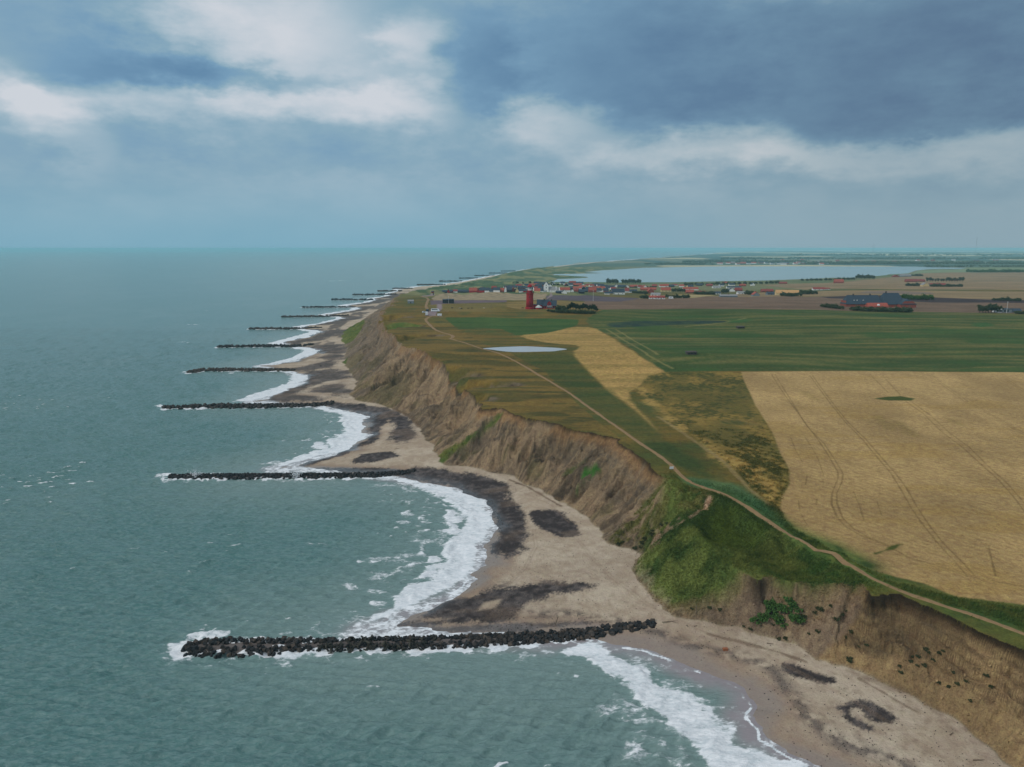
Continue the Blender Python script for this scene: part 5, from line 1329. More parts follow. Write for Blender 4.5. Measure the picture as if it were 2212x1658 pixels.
D5(1046, 1160, 336, 364, 'brick', 'rust', 0, 'long red-roofed farm among dark hedges right of the lake')
D5(1162, 1236, 338, 362, 'brick', 'rust', 0, 'shorter red wing right of the long red-roofed farm')
D5(1212, 1278, 374, 408, 'yellow', 'grey', 1, 'pale stone gable among hedges below the red farm')
D5(1284, 1448, 376, 408, 'grey', 'rust', 0, 'grey-brown barn right of the pale stone gable')
D5(1482, 1568, 334, 352, 'brick', 'rust', 0, 'low red roof half hidden in the hedge right of the red farm')
VIL_POS = []
for conv, k, x0, x1, yt, yb, wl_, rf_, ga, lb in VIL:
    px, row = conv((x0 + x1) / 2, yb); p = spot(px, row); m_ = p[1] / F
    wpx = (x1 - x0) * k * m_; hpx = (yb - yt) * k * m_; hh = max(2.2, hpx * .42); rr_ = max(1.6, hpx * .58)
    hh, rr_ = round(hh * 2) / 2, round(rr_ * 2) / 2
    VIL_POS.append((p[0], p[1], wpx))
    if ga: house(lb, px, row, 10, wl_, rf_, hh, rr_, max(4, round(wpx)), math.pi / 2, wins=0, chim=1)
    else: house(lb, px, row, max(5, wpx), wl_, rf_, hh, rr_, 7.5, random.uniform(-.12, .12), wins=3 if yb * k > 40 and wpx < 22 else 0, chim=1 if wl_ != 'black' else 0, cat='barn' if wl_ == 'black' else 'house')
# the houses further back, in loose rows between those above
back = [(1116, 1192, 620, 9), (1218, 1300, 619, 9), (1300, 1400, 622, 8), (1090, 1180, 626, 8), (1230, 1330, 626, 8), (1404, 1500, 621, 5), (1500, 1640, 618, 6), (1150, 1240, 615.5, 5)]
names_ = ['left of the lighthouse lantern', 'right of the church', 'above the field-edge houses', 'behind the front row left of the church', 'behind the long orange roof', 'above the orange farm group', 'near the lake shore', 'furthest back behind the church']
for (x0, x1, rw, n), wh in zip(back, names_):
    for i in range(n):
        px = x0 + (i + .5) * (x1 - x0) / n + random.uniform(-2, 2); wl_ = random.choice(['white', 'brick', 'white', 'yellow', 'black']); rf_ = random.choice(['orange', 'slate', 'slate', 'rust', 'slate', 'slate'])
        house(f'{ORD[i]} house from the left {wh}, {RN[rf_]} roof', px, rw + random.uniform(-1.2, 1.2), random.choice([11, 14, 17]), wl_, rf_, 2.5, random.choice([3.0, 3.5]), 8.0, random.choice([0, .2, -.2, math.pi / 2]), wins=0, chim=1)
# town beyond the lake
for i in range(34):
    px = 1560 + i * 12 + random.uniform(-5, 5) if i < 20 else 1600 + (i - 20) * 42 + random.uniform(-8, 8)
    rw = 571.5 + random.uniform(-2.5, 1.0) if i < 20 else 566 + random.uniform(-3, 2)
    rf_ = random.choice(['orange', 'slate', 'rust', 'grey'])
    house(f'{(ORD[i] if i < 20 else ORD[i - 20])} tiny house from the left {"along" if i < 20 else "in the fields behind"} the far lake shore', px, rw, random.choice([26, 34]), random.choice(['white', 'brick', 'white']), rf_, 5.0, 6.0, 16.0, random.uniform(-.4, .4), wins=0, chim=0, group='houses beyond the lake')

# ------------------------------------------------------------------ the big farm in the right half
fx_, fy_, fz_ = gspot(*z4b(640, 612)); mp = fy_ / F * .2187; FZ = float(ground(fx_, fy_)[0]) - .6
FX = lambda x: (z4b(x, 0)[0] - CX) / F * fy_
FM = thing('farmhouse', 'big red brick farm with vast dark blue-grey half-hipped roofs behind a dark hedge', 'farm', (FX(640), fy_ + 10, FZ))
Lm = (800 - 440) * mp
MB().box(-Lm / 2, Lm / 2, -7, 7, -2, 4).build('wall', m_brick, FM); rf = gable_roof(Lm, 14, 4, 8.5, .5, .25, hip=3.5).build('roof', m_slate, FM)
for x in (550, 718): MB().box(-.5, .5, -.5, .5, 0, 2.4).build('chimney', m_metal, rf, loc=(FX(x) - FX(640), 0, 11.8))
for x in (543, 573, 634): MB().box(-.6, .6, -.2, .2, 0, .9).build('skylight', m_frame, rf, loc=(FX(x) - FX(640), -4.6, 7.2)).rotation_euler = (math.radians(50), 0, 0)
hl = MB().box(-Lm/2 - .1, -Lm/2 + .3, -6, 6, -2, 7).build('gable_wall', m_brick, FM)
F2 = thing('barn', 'right wing of the big farm, a higher dark hipped roof over red brick walls', 'barn', (FX(915), fy_ + 8, FZ), 0)
Lm2 = (1010 - 790) * mp; MB().box(-Lm2 / 2, Lm2 / 2, -9, 9, -2, 4).build('wall', m_brick, F2); rf = gable_roof(Lm2, 18, 4, 11, .5, .25, hip=4.5).build('roof', m_slate, F2)
MB().box(-.5, .5, -.5, .5, 0, 2.6).build('chimney', m_metal, rf, loc=(-5.5, 0, 14.4))
F3 = thing('barn', 'brick gabled wing at the far right end of the big farm, facing the green field', 'barn', (FX(1020), fy_ + 1, FZ - .8), math.pi / 2)
MB().box(-9, 9, -8.2, 8.2, -2, 5.2).build('wall', m_brick, F3); gw = MB(); gw.add([(-9.02,-8,5.2),(-9.02,8,5.2),(-9.02,4.5,8.2),(-9.02,-4.5,8.2)], [(0,1,2,3),(3,2,1,0)]); gw.build('gable', m_brick, F3)
gable_roof(18, 16.4, 5.0, 5.2, .4, .25, hip=3).build('roof', m_slate, F3)
F4 = thing('outbuilding', 'low orange roofed house in front of the big dark farm roof', 'house', (FX(740), fy_ - 1.5, FZ - .5))
Lm4 = (845 - 640) * mp; gable_walls(Lm4, 7, 2.2, 3.4).build('wall', m_brick, F4); gable_roof(Lm4, 7, 2.2, 3.4, .3, .2, hip=1.2).build('roof', m_orange, F4)
MB().lathe([(1.6, 0), (1.5, .8), (1.0, 1.4), (.3, 1.7)], 12).build('dormer', m_frame, F4, loc=(.8, -2.2, 3.0))
# pale house with flagpole at the right edge
hx, hy, hz_ = gspot(*z4b(2020, 668)); mp = hy / F * .2187
HR = thing('house', 'pale blue-white flat house behind the flagpole at the right edge', 'house', (hx, hy + 5, hz_ - .4))
MB().box(-70 * mp, -18 * mp, -4, 4, -1, 46 * mp).build('wall', m_white, HR); MB().box(-18 * mp, 80 * mp, -4, 4, -1, 38 * mp).build('wing', m_greyw, HR)
MB().box(-72 * mp, -16 * mp, -4.3, 4.3, 46 * mp, 50 * mp).build('roof', m_greyr, HR); MB().box(-18 * mp, 83 * mp, -4.3, 4.3, 38 * mp, 42 * mp).build('roof', m_slate, HR)
for x in (-58, -40, -26, 10, 40): MB().box(x * mp - .8, x * mp + .8, -4.06, -3.94, 12 * mp, 30 * mp).build('window', m_glass, HR)
G_ = thing('shed', 'low dark grey shed at the far right edge beside the pale house', 'shed', (hx + 140 * mp, hy + 6, hz_ - .4)); MB().box(-40 * mp, 50 * mp, -3, 3, -1, 20 * mp).build('wall', m_greyw, G_); gable_roof(90 * mp, 6, 20 * mp, 2, .3).build('roof', m_slate, G_).location = (5 * mp, 0, 0)
def pole(px, row, h, label, name='flagpole', cat='flagpole', r=.09, m=None):
    x, y, z = gspot(px, row); o = thing(name, label, cat, (x, y, z)); MB().tube((0, 0, -.5), (0, 0, h), r, r * .6, 8).build('pole', m or m_frame, o)
    MB().lathe([(r * 2, h), (r * 2.4, h + r * 2), (r, h + r * 4)], 8).build('finial', m or m_frame, o); MB().box(-.3, .3, -.3, .3, -.3, .25).build('base', m_greyr, o); return o
pole(*z4b(2040, 672), 105 * mp, 'tall thin white flagpole in front of the pale house at the right edge', r=.16)
pole(*z2b(1792, 500), 12, 'white flagpole standing on the brown field right of the lighthouse pines', r=.13)
pole(*z5b(1010, 548), 17 * .45 * 1.0, 'thin white flagpole in front of the black pavilion', r=.12)
for i, (px, b_, h, lb) in enumerate([(1872.5, 551, 260, 'thin radio mast with antennas on the far horizon'), (2090.5, 551, 420, 'very tall hair-thin mast on the far right horizon'), (1820, 557.5, 75, 'white pylon far beyond the lake')]):
    y = 100 * F / (b_ - 534) * 1.0 ; x = (px - CX) / F * y; o = thing('radio_mast', lb, 'mast', (x, y, 5)); MB().tube((0, 0, -3), (0, 0, h * .55), 1.3, .7, 6).build('mast', m_greyw, o)
    ar = MB(); [ar.tube((-7, 0, h * z_), (7, 0, h * z_), .6) for z_ in (.42, .48, .53)]; ar.build('antenna', m_greyw, o)

# ------------------------------------------------------------------ black pavilion, sheds, bunkers
px, py_, pz_ = gspot(*z5b(995, 547)); m_ = py_ / F * .1042
PV = thing('pavilion', 'flat roofed black timber building beside the flagpole, left of the lighthouse', 'building', (px, py_ + 5, pz_ - .2))
MB().box(-112 * m_, 112 * m_, -4.5, 4.5, -1, 78 * m_).build('wall', m_blackw, PV); MB().box(-50 * m_, 116 * m_, -4.8, 4.8, 78 * m_, 86 * m_).build('roof', m_slate, PV)
MB().box(-116 * m_, -50 * m_, -4.8, 4.8, 74 * m_ + .25, 78 * m_ + .15).build('roof', m_slate, PV)
for x in (-85, -45, 40): MB().box(x * m_ - .5, x * m_ + .5, -4.56, -4.44, 1, 2.4).build('window', m_glass, PV)
MB().box(20 * m_ - .45, 20 * m_ + .45, -4.56, -4.44, 0, 2.1).build('door', m_metal, PV)
def shed(conv, x, y, w, h, wl_, rf_, lb, name='shed'):
    X, Y, Z_ = gspot(*conv(x, y)); o = thing(name, lb, 'shed', (X, Y + 1.5, Z_ - .1)); gable_walls(w, 3, h * .65, h * .35).build('wall', WALLS[wl_], o); gable_roof(w, 3, h * .65, h * .35, .2, .1).build('roof', ROOFS[rf_], o)
    MB().box(-.4, .4, -1.55, -1.45, 0, 1.7).build('door', m_metal, o); return o
shed(z5b, 676, 330, 4.0, 3.2, 'red', 'slate', 'little red hut beside the far car park near the dunes')
shed(z5b, 222, 548, 6.5, 4.0, 'grey', 'grey', 'faded blue-grey hut on the brow of the headland')
o = thing('info_post', 'tall dark information board at the edge of the far car park', 'sign', gspot(*z5b(692, 380))); MB().box(-.6, .6, -.08, .08, .6, 4.2).build('board', m_blackw, o); MB().tube((-.5, 0, -.3), (-.5, 0, 4.2), .08).build('post', m_metal, o); MB().tube((.5, 0, -.3), (.5, 0, 4.2), .08).build('post', m_metal, o)
m_conc = mat('bunker_concrete', (.08, .07, .06), .9, var=.3, scale=.8, bump=.4)
for (x, y), w, lb in (((288, 344), 6.5, 'dark concrete bunker block in the striped green field, nearer to the camera'), ((567, 199), 6.0, 'far dark bunker ruin on a pale mound in the striped green field')):
    X, Y, Z_ = gspot(*z6([(x, y)])[0]); o = thing('bunker', lb, 'bunker', (X, Y, Z_ - .2), .1)
    MB().box(-w / 2, w / 2, -2.2, 2.2, -.5, 1.5, taper=.25).build('wall', m_conc, o); MB().box(-w / 2 - .3, w / 2 + .3, -2.5, 2.5, 1.5, 2.0, taper=.2).build('roof', m_conc, o)
    [MB().box(xx - .5, xx + .5, -2.3, -1.98, .6, 1.1).build('embrasure', m_glass, o) for xx in (-w * .3, 0, w * .3)]
X, Y, Z_ = gspot(*z6([(178, 1001)])[0]); o = thing('info_sign', 'small white notice board beside the gravel path above the cliff', 'sign', (X, Y, Z_), .2)
MB().box(-.75, .75, -.05, .05, .5, 1.35).build('board', m_frame, o); [MB().tube((s_ * .6, .08, -.3), (s_ * .6, .08, 1.3), .06).build('post', m_wood, o) for s_ in (-1, 1)]
o = thing('wooden_post', 'thin dark pole standing left of the barrow mound near the lighthouse', 'post', gspot(*z5b(1890, 650))); MB().tube((0, 0, -.5), (0, 0, 5.0), .14, .1).build('shaft', m_wood, o); MB().box(-.35, .35, -.1, .1, 4.1, 4.35).build('crosspiece', m_wood, o)

# ------------------------------------------------------------------ vehicles at the car park
m_carw = mat('white_car_paint', (.75, .76, .78), .3, var=.03, spec=.5); m_card = mat('dark_car_paint', (.02, .035, .05), .3, var=.03, spec=.5)
def vehicle(name, label, cat, loc, rz, L, Wd, Hh, prof, paint_, glassz):
    o = thing(name, label, cat, loc, rz); n = len(prof); y = Wd / 2
    V = [(x * L, s_ * (y - (.12 if z > .6 else 0)), .35 + z * (Hh - .35)) for s_ in (-1, 1) for x, z in prof]
    F_ = [tuple(range(n)), tuple(range(n, 2 * n))[::-1]] + [(i, i + n, (i + 1) % n + n, (i + 1) % n) for i in range(n)]
    MB().add(V, F_).build('body', paint_, o)
    w = MB(); z0, z1 = (.35 + g_ * (Hh - .35) for g_ in glassz[2:]); w.box(glassz[0] * L, glassz[1] * L, -y - .01, y + .01, z0, z1, taper=.04); w.build('side_window', m_glass, o)
    for x in (-.31, .31):
        for s_ in (-1, 1):
            t_ = MB().tube((x * L, s_ * (y - .22), .34), (x * L, s_ * y, .34), .34, .34, 14).build('wheel', m_tyre, o); MB().tube((x * L, s_ * (y - .02), .34), (x * L, s_ * (y + .015), .34), .2, .2, 10).build('rim', m_frame, t_)
    for s_ in (-1, 1): MB().box(L / 2 - .05, L / 2 + .02, s_ * y * .7 - .15, s_ * y * .7 + .15, .65, .8).build('headlight', m_frame, o)
    MB().box(glassz[1] * L + .02, glassz[1] * L + .12, -y + .2, y - .2, z0, z1 - .1).build('windscreen', m_glass, o)
    return o
carp = [(-.5,0),(.5,0),(.5,.32),(.46,.45),(.22,.52),(.08,.98),(-.30,1.0),(-.46,.58),(-.5,.5)]; vanp = [(-.5,0),(.5,0),(.5,.35),(.44,.5),(.33,.97),(.28,1.0),(-.48,1.0),(-.5,.95)]; camp = [(-.5,0),(.5,0),(.5,.30),(.40,.42),(.34,.62),(.42,.72),(.40,1.0),(-.5,1.0)]
gz_ = lambda x, y: gspot(*z5b(x, y))
vehicle('parked_car', 'dark blue car parked where the gravel track meets the car park', 'car', gz_(575, 712), math.radians(80), 5.0, 2.0, 2.1, carp, m_card, (-.34, .12, .55, .92))
vehicle('parked_car', 'smaller white car parked behind the white motorhome', 'car', gz_(508, 742), math.radians(15), 4.4, 1.8, 1.6, carp, m_carw, (-.34, .12, .55, .92))
vehicle('parked_van', 'long white minibus parked at the right side of the car park', 'van', gz_(735, 716), math.radians(-8), 8.2, 2.1, 2.7, vanp, m_carw, (-.42, .30, .52, .86))
vehicle('motorhome', 'white motorhome at the front left of the car park', 'motorhome', gz_(553, 790), math.radians(98), 6.0, 2.3, 3.0, camp, m_carw, (-.3, .1, .5, .7))
X, Y, Z_ = gz_(822, 812); o = thing('trailer', 'small white box trailer right of the car park on the grass', 'trailer', (X, Y, Z_)); MB().box(-2, 2, -1, 1, .5, 2.3).build('box', m_carw, o); MB().box(-1.9, 1.9, -.95, .95, .35, .5).build('chassis', m_metal, o); [MB().tube((.3, s_ * .8, .33), (.3, s_ * 1.02, .33), .33, .33, 12).build('wheel', m_tyre, o) for s_ in (-1, 1)]; MB().tube((-3.2, 0, .45), (-1.9, 0, .45), .06).build('drawbar', m_metal, o)
vehicle('parked_van', 'white van in front of the big bright orange roofed farmhouse', 'van', gz_(1468, 318), 0, 9, 2.6, 3.6, vanp, m_carw, (-.42, .30, .52, .86))
vehicle('parked_van', 'white caravan right of the two white cottages at the field edge', 'caravan', gspot(*z3b(875, 558)), 0, 5.5, 2.4, 2.8, camp, m_carw, (-.3, .1, .5, .7))

# ------------------------------------------------------------------ people and cattle (skinned figures)
def skinned(name, joints, edges, mats, zcut):
    me = bpy.data.meshes.new(name); me.from_pydata([j[:3] for j in joints], edges, []); me.update()
    o = bpy.data.objects.new(name, me); COL.objects.link(o); o.modifiers.new('skin', 'SKIN')
    for i, j in enumerate(joints): me.skin_vertices[0].data[i].radius = (j[3], j[3])
    me.skin_vertices[0].data[0].use_root = True; sb = o.modifiers.new('sub', 'SUBSURF'); sb.levels = 1; sb.render_levels = 1
    dg = bpy.context.evaluated_depsgraph_get(); m2 = bpy.data.meshes.new_from_object(o.evaluated_get(dg)); bpy.data.objects.remove(o)
    m2.name = name; m2.materials.clear()
    for m in mats: m2.materials.append(m)
    for p in m2.polygons:
        z = p.center.z; p.material_index = next(i for i, c in enumerate(zcut) if z < c); p.use_smooth = True
    return m2
m_skin = mat('skin', (.45, .28, .2), .6); m_jk = mat('dark_jacket', (.03, .035, .06), .8); m_tr = mat('trousers', (.05, .05, .06), .8); m_hair = mat('hair', (.06, .04, .03), .7); m_jk2 = mat('pale_jacket', (.32, .25, .2), .8)
PJ = [(0,0,.95,.15),(0,0,1.2,.15),(0,0,1.42,.13),(0,0,1.52,.06),(0,0,1.6,.09),(0,0,1.72,.08),(-.1,0,.9,.1),(-.13,.08,.5,.065),(-.13,.0,.08,.05),(-.13,-.14,.05,.04),(.1,0,.9,.1),(.13,-.1,.5,.065),(.14,-.16,.08,.05),(.14,-.3,.05,.04),(-.2,0,1.4,.06),(-.26,.04,1.12,.045),(-.24,-.1,.9,.035),(-.24,-.13,.82,.03),(.2,0,1.4,.06),(.26,.04,1.12,.045),(.24,-.1,.9,.035),(.24,-.13,.82,.03)]
PE = [(0,1),(1,2),(2,3),(3,4),(4,5),(0,6),(6,7),(7,8),(8,9),(0,10),(10,11),(11,12),(12,13),(2,14),(14,15),(15,16),(16,17),(2,18),(18,19),(19,20),(20,21)]
pm1 = skinned('body', PJ, PE, [m_tr, m_jk, m_skin], [.95, 1.5, 9]); pm2 = skinned('body', PJ, PE, [m_tr, m_jk2, m_skin], [.95, 1.5, 9])
def person(pos, rz, me, label):
    o = thing('person', label, 'person', pos, rz, 'walkers'); link('body', me, o); MB().lathe([(.05, 1.62), (.105, 1.68), (.1, 1.76), (.03, 1.81)], 10, (0, .015)).build('hair', m_hair, o, True)
person(gspot(*z5b(125, 715)), 1.2, pm1, 'walker in dark clothes standing near the cliff brow left of the car park')
person(gspot(*z5b(297, 720)), -2, pm2, 'walker in a tan jacket on the grass between brow and car park')
person(gspot(692.0, 793.4), .4, pm1, 'left one of two dark walkers on the beach by the third groyne')
person(gspot(694.2, 793.6), -.6, pm1, 'right one of two dark walkers on the beach by the third groyne')
QJ = [(-.7,0,1.0,.30),(-.1,0,.98,.34),(.55,0,1.02,.30),(.95,0,1.15,.17),(1.25,0,1.0,.14),(1.5,0,.8,.09)] + [(x, y, z, r_) for x in (-.72, .5) for y in (-.2, .2) for z, r_ in ((.72, .13), (.4, .07), (.06, .06))] + [(-1.0,0,1.1,.05),(-1.08,0,.6,.03),(1.22,-.14,1.12,.03),(1.22,.14,1.12,.03)]
QE = [(0,1),(1,2),(2,3),(3,4),(4,5)] + [(a, b) for k, r_ in enumerate((0, 0, 2, 2)) for a, b in ((r_, 6 + 3 * k), (6 + 3 * k, 7 + 3 * k), (7 + 3 * k, 8 + 3 * k))] + [(0,18),(18,19),(4,20),(4,21)]
m_cowd = mat('black_coat', (.02, .018, .016), .8); m_cowp = mat('cream_coat', (.42, .36, .26), .8)
cd = skinned('cow', QJ, QE, [m_cowd], [9]); cp = skinned('cow', QJ, QE, [m_cowp], [9])
for (x, y), me, rz, lb in (((1078, 656), cd, .3, 'first black cow from the left on the olive pasture'), ((1280, 672), cd, 2.8, 'second black cow from the left, beside the cream one'), ((1418, 664), cd, .1, 'third black cow from the left on the olive pasture'), ((1495, 662), cd, 3.3, 'fourth black cow from the left on the olive pasture'),
                          ((1238, 660), cp, .4, 'cream cow lying between the first two black ones'), ((1745, 660), cp, 3.0, 'cream cow alone left of the barrow mound')):
    o = link('cow', me, loc=gspot(*z5b(x, y))); o.rotation_euler = (0, 0, rz); tag(o, lb, 'cow', 'cattle on the olive pasture')
o = link('cow', cd, loc=gspot(*z2b(330, 660))); o.scale = (1.1,) * 3; tag(o, 'black cow just left of the lighthouse foot', 'cow', 'cattle on the olive pasture')

# ------------------------------------------------------------------ beach things
def log(px, row, L, rz, label, r=.12):
    X, Y, Z_ = gspot(px, row); o = thing('driftwood', label, 'driftwood', (X, Y, Z_ + r * .6), rz); MB().tube((-L / 2, 0, 0), (L / 2, .1 * L, .03), r, r * .5, 7).build('trunk', m_wood, o)
    MB().tube((0, .02 * L, 0), (L * .22, -.2 * L, .25), r * .45, r * .2, 5).build('branch', m_wood, o)
for (px, row), L, rz, lb in ((z4([(1765,1410)])[0], 1.3, .5, 'forked driftwood stump on the sand near the bottom right slope'), (z4([(1935,1574)])[0], 2.2, -.1, 'bleached driftwood branch lowest on the beach at the right'), (z4([(640,852)])[0], 1.6, -.3, 'pale driftwood stick on the sand above the wrack line'),
                             (z3([(645,955)])[0], 3.4, -.15, 'long dark log lying beside the root of the nearest groyne'), (z3([(1030,885)])[0], 5.5, .05, 'long pole lying on the sand beyond the nearest groyne\'s end'), (z4([(180,742)])[0], .9, .2, 'short stick on the sand near the leaning post'),
                             ((857.5, 970.5), 2.6, .3, 'dark tangled driftwood on the sand of the third bay'), ((1120, 1046), 3.0, -.4, 'dark log on the wrack line under the cliff'), ((1065, 1021), 4.0, -.1, 'long timber on the sand right of the second groyne')):
    log(px, row, L, rz, lb)
for (px, row), h, lb, tilt in ((z3([(1178, 832)])[0], 2.3, 'upright weathered post at the foot of the dune scarp', 0), (z3([(298, 905)])[0], 2.6, 'leaning dark post among the stones of the nearest groyne', .35)):
    X, Y, Z_ = gspot(px, row); o = thing('wooden_post', lb, 'post', (X, Y, Z_)); MB().tube((0, 0, -.4), (tilt * h, 0, h), .13, .1, 8).build('shaft', m_wood, o); MB().tube((tilt * h * .85 - .2, 0, h * .85), (tilt * h * .85 + .2, 0, h * .88), .05).build('peg', m_wood, o)
X, Y, Z_ = gspot(*z4([(362, 889)])[0]); o = link('boulder', blocks[2].copy(), loc=(X, Y, Z_ + .25)); o.data.materials.clear(); o.data.materials.append(mat('rusty_stone', lin(120, 74, 50), .9, var=.2, scale=2)); o.scale = (1.3, .8, .8); tag(o, 'single rusty brown boulder lying on the open sand', 'boulder')
for i, q_ in enumerate([(1388, 884), (1404, 905), (1424, 925), (1448, 944), (1470, 962), (1380, 872), (1362, 853)]):
    X, Y, Z_ = gspot(*q_); o = thing('fence_post', f'{ORD[i]} thin post along the golden strip inland of the path', 'post', (X, Y, Z_), 0, 'posts along the golden strip'); MB().tube((0, 0, -.3), (0, 0, 1.2), .06).build('shaft', m_wood, o)

# ------------------------------------------------------------------ vegetation
def leaf_mat(name, a_, b_):
    m = bpy.data.materials.new(name); m.use_nodes = True; t = NT(m.node_tree); b = m.node_tree.nodes['Principled BSDF']
    geo = t.new('ShaderNodeNewGeometry'); f, _ = t.noise(geo.outputs['Position'], .6, 4, .6); ri = geo.outputs['Random Per Island']
    c = t.mix(t.math('ADD', t.math('MULTIPLY', f, .6), t.math('MULTIPLY', ri, .45)), a_ + (1,), b_ + (1,)); t.put(b.inputs['Base Color'], c)
    b.inputs['Roughness'].default_value = .85; b.inputs['Specular IOR Level'].default_value = .15
    return m
m_leafd = leaf_mat('pine_needles', (.012, .026, .016), (.045, .070, .036)); m_leaf = leaf_mat('dark_leaves', (.030, .050, .024), (.10, .125, .058)); m_leafg = leaf_mat('green_leaves', (.035, .090, .020), (.095, .175, .045)); m_leafs = leaf_mat('scrub_leaves', (.028, .036, .016), (.085, .095, .04)); m_bark = mat('bark', (.06, .045, .035), .9, bump=.3)
def crown_mesh(seed, rx_, ry_, rz_, z0, clumps, leaves, ls, m, flat_=False, lean=0.0):
    r_ = np.random.default_rng(seed); V, F_ = [], []
    for k in range(clumps):
        d = r_.normal(size=3); d /= np.linalg.norm(d); d[2] = abs(d[2]) if flat_ else d[2]; rad = r_.uniform(.35, 1) ** .6
        c = d * rad * np.array([rx_, ry_, rz_]) * r_.uniform(.75, 1.08) + (0, 0, z0); c[0] += lean * c[2]; cr = r_.uniform(.16, .34) * min(rx_, ry_, rz_ * 1.3)
        for j in range(leaves):
            p = c + r_.normal(size=3) * cr * .62; R = rnd_rot(r_); s_ = ls * r_.uniform(.6, 1.3)
            o = len(V); V += [tuple(R @ np.array(q_) * s_ + p) for q_ in ((-1, -.5, 0), (1, -.6, 0), (1.1, .5, .1), (-.9, .6, .05))]; F_.append((o, o + 1, o + 2, o + 3))
    return raw_mesh('crown', V, F_, [m])
def trunk_mesh(seed, h, r0, lean=0.0, limbs=4):
    r_ = random.Random(seed); b = MB(); b.tube((0, 0, -.6), (lean * h * .5, 0, h * .5), r0, r0 * .7, 7); b.tube((lean * h * .5, 0, h * .5), (lean * h, 0, h), r0 * .7, r0 * .3, 6)
    for k in range(limbs):
        a = r_.uniform(0, 6.28); z = h * r_.uniform(.35, .8); b.tube((lean * z, 0, z), (lean * z + math.cos(a) * h * .3, math.sin(a) * h * .3, z + h * .22), r0 * .4, r0 * .12, 5)
    return raw_mesh('trunk', b.v, b.f, [m_bark])
TT = {}
def tree(kind, variant, label, loc, sc, group, cat='tree', name=None, rz=None):
    key = (kind, variant)
    if key not in TT:
        s_ = variant * 13 + 5
        if kind == 'pine': cm = crown_mesh(s_, 2.6, 2.4, 2.6, 4.6, 26, 42, .28, m_leafd, lean=.14); tm = trunk_mesh(s_, 5, .28, .14, 5)
        elif kind == 'bush': cm = crown_mesh(s_, 2.6, 2.2, 1.9, .9, 20, 40, .26, m_leaf, True); tm = trunk_mesh(s_, 1.6, .14, 0, 3)
        elif kind == 'green': cm = crown_mesh(s_, 2.6, 2.2, 1.9, .9, 20, 40, .26, m_leafg, True); tm = trunk_mesh(s_, 1.6, .14, 0, 3)
        elif kind == 'shrub': cm = crown_mesh(s_, .85, .75, .45, .1, 12, 30, .09, m_leafs, True); tm = trunk_mesh(s_, .5, .05, 0, 3)
        elif kind == 'herb': cm = crown_mesh(s_, 1.0, .9, .6, .2, 13, 34, .11, m_leafg, True); tm = trunk_mesh(s_, .5, .05, 0, 3)
        else: cm = crown_mesh(s_, 3.0, 2.8, 3.4, 5.2, 26, 38, .34, m_leaf); tm = trunk_mesh(s_, 5, .3, 0, 4)
        TT[key] = (cm, tm)
    cm, tm = TT[key]
    o = thing(name or ('pine_tree' if kind == 'pine' else 'shrub' if kind in ('bush', 'green', 'shrub', 'herb') else 'tree'), label, cat if kind not in ('shrub', 'herb', 'bush', 'green') else 'shrub', loc, random.uniform(-.3, .3) if rz is None else rz, group)
    o.scale = (sc,) * 3 if not hasattr(sc, '__len__') else sc
    link('crown', cm, o); link('trunk', tm, o)
    return o
for i, (zx, zy, s_) in enumerate([(1270, 700, .85), (1318, 690, 1.1), (1372, 690, 1.12), (1432, 700, .95), (1495, 705, .85), (1560, 700, 1.02), (1622, 700, 1.0), (1690, 712, .88), (1752, 706, .92), (1800, 720, .95), (1850, 730, .65)]):
    tree('pine', i % 4, f'{ORD[i]} wind-bent dark pine from the left in the clump right of the lighthouse', gspot(*z2b(zx, zy)), s_, 'pines right of the lighthouse')
for i, (zx, zy, s_) in enumerate([(1060, 690, 1.5), (1100, 680, 1.5), (1150, 690, 1.6), (1195, 695, 1.4), (860, 715, .8), (930, 730, .9), (1000, 735, 1.0), (1080, 745, 1.1), (1160, 745, 1.2), (1250, 750, 1.2), (1340, 752, 1.2), (1430, 758, 1.2), (1520, 762, 1.3), (1610, 762, 1.2), (1700, 762, 1.1), (1790, 762, 1.0)]):
    tree('bush', i % 4, f'{ORD[i]} low dark bush from the left {"beside the keeper house" if i < 4 else "in the hedge before house and pines"}', gspot(*z2b(zx, zy)), s_, 'bushes around the keeper house')
def row(kind, pts, n, sc, what, group, jit=.6, name=None):
    P = np.array(pts, float); L = np.concatenate([[0], np.cumsum(np.hypot(*np.diff(P, axis=0).T))])
    for i in range(n):
        s_ = L[-1] * (i + .5) / n; px = np.interp(s_, L, P[:, 0]) + random.uniform(-jit, jit); rw = np.interp(s_, L, P[:, 1]) + random.uniform(-jit, jit) * .3
        lab = ORD[i]
        tree(kind, (i * 3 + len(what)) % 4, f'{lab} {"bush" if kind in ("bush", "green") else "tree"} from the left {what}', gspot(px, rw), sc * random.uniform(.8, 1.2), group, name=name)
row('bush', [z4b(215, 612), z4b(310, 622), z4b(415, 634)], 8, 1.3, 'in the hedge left of the big farm', 'hedge left of the big farm')
row('bush', [z4b(505, 645), z4b(640, 655), z4b(860, 660), z4b(1090, 665)], 18, 1.5, 'in the dark hedge before the big farm', 'hedge before the big farm')
row('green', [z4b(890, 528), z4b(1100, 538), z4b(1290, 540)], 12, 2.0, 'in the bright green hedge behind the big farm', 'green hedge behind the big farm')
row('tree', [z4b(1760, 668), z4b(1850, 668), z4b(1935, 668), z4b(1990, 664)], 8, .92, 'beside the pale house at the right edge', 'trees by the pale house')
row('bush', [z4b(2130, 680), z4b(2210, 682)], 3, 1.0, 'under the pale house at the right edge', 'bushes by the pale house')
row('tree', [z4b(545, 336), z4b(640, 338), z4b(742, 340)], 10, 1.5, 'in the small wood on the lake shore', 'wood on the lake shore')
